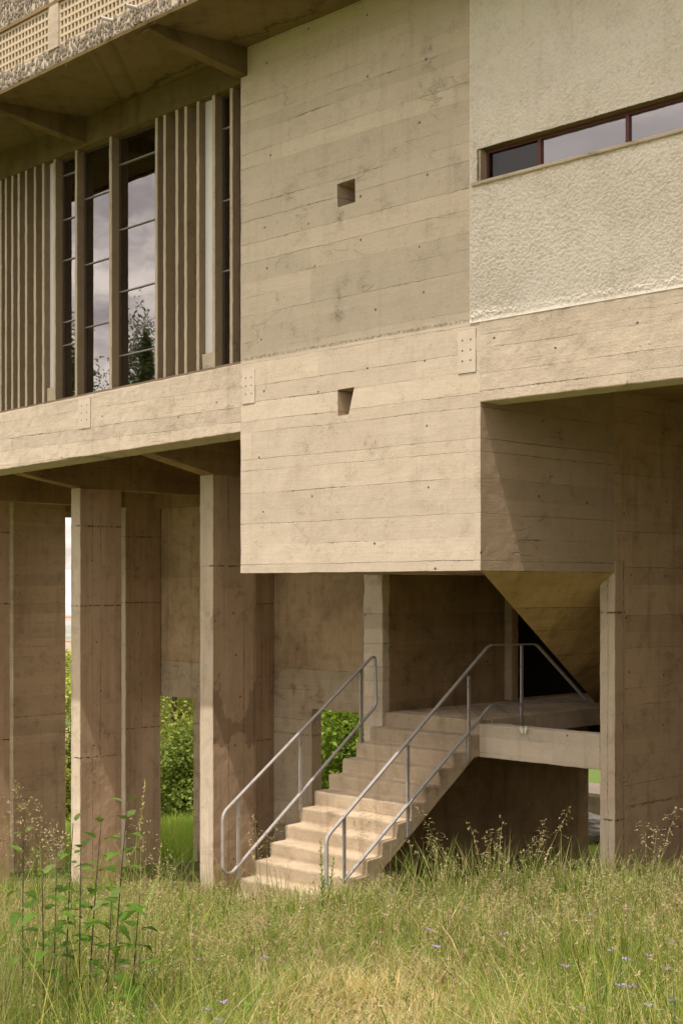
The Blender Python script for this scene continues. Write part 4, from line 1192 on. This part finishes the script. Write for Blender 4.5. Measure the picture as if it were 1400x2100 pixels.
# low wall and a flat rock seen past the right-hand pier
def low_wall():
    x = PX(1218, 21.9)
    o = thing('low_wall', 'low pinkish concrete wall seen through the gap beside the right-hand pier', 'wall', (x, 22.0, gz(x, 22.0)))
    MB().box(-3.5, 3.0, -.5, .5, -.4, .82-.0, .2).rough(.006, 4.).build('wall_body', M['wallh'], o, bevel=.02)
    MB().box(-3.55, 3.05, -.56, .56, .822, .90, .2).rough(.006, 4.).build('coping', M['beam'], o, bevel=.015)
low_wall()
def rock():
    x = PX(1216, 20.6); z = gz(x, 20.6)
    bm = bmesh.new(); bmesh.ops.create_icosphere(bm, subdivisions=4, radius=1.0)
    for v in bm.verts:
        p = v.co.copy(); v.co = Vector((p.x*.7, p.y*.35, p.z*.22)) * (1 + .35*noise.noise(p*1.7) + .10*noise.noise(p*6))
    me = bpy.data.meshes.new('rock'); bm.to_mesh(me); bm.free(); me.materials.append(M['rock'])
    o = bpy.data.objects.new('rock', me); COL.objects.link(o); o.location = (x, 20.6, z+.28)
    tag(o, 'flat grey layered rock in front of the low wall beside the right-hand pier', 'rock')
rock()

def house(u, D, v, w, h, label):
    x, y = ground_at(u, D); z = -(v-HV)*D/F_
    o = thing('house', label, 'house', (x, y, z), 'far houses in the valley'); o.rotation_euler = (0, 0, .6)
    MB().box(-w/2, w/2, -w*.35, w*.35, -1.5, h).build('wall', M['house'], o)
    m = MB(); m.add([(-w/2-.4, -w*.35-.4, h), (w/2+.4, -w*.35-.4, h), (w/2+.4, w*.35+.4, h), (-w/2-.4, w*.35+.4, h), (-w/2, 0, h+w*.22), (w/2, 0, h+w*.22)], [(0,1,5,4), (2,3,4,5), (1,2,5), (3,0,4), (3,2,1,0)])
    m.build('roof', M['tile'], o)
house(141, 900, 1345, 7, 2.6, 'small pale house with a brown roof, nearest one in the slit between wall and pier')
house(138, 1250, 1322, 9, 3, 'second far house just above the nearest one in the slit')
house(143, 2000, 1272, 12, 4, 'most distant tiny house in the slit between wall and pier')

# a wood behind the viewer, mirrored in the windows, plus added skylight-blocking trees
def wood():
    b = Bulk(); rs = np.random.default_rng(5)
    for k in range(40):
        a = math.radians(rs.uniform(203, 236)); r = rs.uniform(54, 72); x, y = -15 + r*math.cos(a), 11 + r*math.sin(a); z0 = gz(x, y)
        H = (11.6 + rs.uniform(0, 4.6)) - z0; con = rs.random() < .5
        for _ in range(34):
            s_ = rs.random(); m = 190; rad = (2.4*(1.05-s_) if con else 3.0*math.sin(math.pi*min(.97, .25+.75*s_))**.6)
            p = np.array([x, y, z0 + H*s_]) + rs.normal(0, 1, (m, 3))*np.array([rad*.55, rad*.55, .45 if con else .8])
            b.add(*bits(p, .21, np.tile([.13, .165, .07], (m, 1))*(.5+rs.random((m, 1))), ratio=.6))
    for k in range(40):  # unseen trees on the right, added to cut skylight on the pier flanks
        x = rs.uniform(11, 24); y = rs.uniform(-6, 34); z0 = gz(x, y); H = rs.uniform(12, 18)
        for _ in range(26):
            s = rs.random(); m = 40
            p = np.array([x, y, z0 + H*s]) + rs.normal(0, 1, (m, 3))*np.array([1.6, 1.6, .8])
            b.add(*bits(p, .8, np.tile([.05, .07, .025], (m, 1))*(.5+rs.random((m, 1))), ratio=.6))
    o = b.build('wood_and_sky_blocker', M['leaf']); tag(o, 'dark wood mirrored at the foot of the tall windows, with unseen trees added on the right to block skylight', 'wood', kind='stuff')
wood()

# ------------------------------------------------------------------ light and camera
SUN = Vector((.26, -1.0, 2.36)).normalized()
el = math.asin(SUN.z); az = math.atan2(SUN.x, SUN.y)
wd = bpy.data.worlds.new('World'); scene.world = wd; wd.use_nodes = True
nt = wd.node_tree
for n in list(nt.nodes): nt.nodes.remove(n)
N = NT(nt)
sky = N.n('ShaderNodeTexSky'); sky.sky_type = 'NISHITA'; sky.sun_disc = False; sky.sun_elevation = el; sky.sun_rotation = az
sky.dust_density = 3.0; sky.air_density = 1.0
tc = N.n('ShaderNodeTexCoord'); G = tc.outputs['Generated']
sp = N.n('ShaderNodeSeparateXYZ'); N.l(G, sp.inputs[0])
dn = N.m('ADD', N.m('ABSOLUTE', sp.outputs[2]), .22)
cv = N.comb(N.m('DIVIDE', sp.outputs[0], dn), N.m('DIVIDE', sp.outputs[1], dn), 0.0)
cl = N.noise(cv, 1.5, 7, .56)
cl2 = N.noise(N.comb(N.m('ADD', N.m('DIVIDE', sp.outputs[0], dn), .12), N.m('DIVIDE', sp.outputs[1], dn), 3.0), 2.4, 6, .6)
cloud = N.ramp(cl, .37, .54)
ccol = N.mix(N.ramp(cl2, .42, .60), (17.5, 16.2, 14.8), (7.2, 6.7, 6.6))
clear = N.mix(1.0, sky.outputs[0], (1.6, 1.22, .86), 'MULTIPLY')
horizon = N.ramp(sp.outputs[2], .0, .16, .75, 0.0)
c = N.mix(N.m('MULTIPLY', cloud, .88), clear, ccol)
c = N.mix(horizon, c, (6.6, 5.9, 5.1))
bg = N.n('ShaderNodeBackground', Strength=.145); N.l(c, bg.inputs[0])
ow = N.n('ShaderNodeOutputWorld'); N.l(bg.outputs[0], ow.inputs[0])

sl = bpy.data.lights.new('sun', 'SUN'); sl.energy = 3.5; sl.angle = math.radians(.6); sl.color = (1.0, .92, .81)
so = bpy.data.objects.new('sun', sl); COL.objects.link(so); so.rotation_euler = SUN.to_track_quat('Z', 'Y').to_euler(); so.location = (5, -10, 20)

cam = bpy.data.cameras.new('camera'); co = bpy.data.objects.new('camera', cam); COL.objects.link(co)
cam.sensor_fit = 'VERTICAL'; cam.sensor_height = 36.0; cam.sensor_width = 24.0
cam.lens = F_/2100*36; cam.shift_y = (HV-1050)/2100; cam.clip_start = .05; cam.clip_end = 20000
co.location = (0, 0, 0); co.rotation_euler = (math.radians(90), 0, math.radians(45))
scene.camera = co
scene.view_settings.view_transform = 'Standard'; scene.view_settings.look = 'None'; scene.view_settings.exposure = 0; scene.view_settings.gamma = 1
scene.cycles.max_bounces = 6; scene.cycles.diffuse_bounces = 3; scene.cycles.glossy_bounces = 3; scene.cycles.transparent_max_bounces = 8
scene.cycles.use_adaptive_sampling = True; scene.cycles.adaptive_threshold = .02
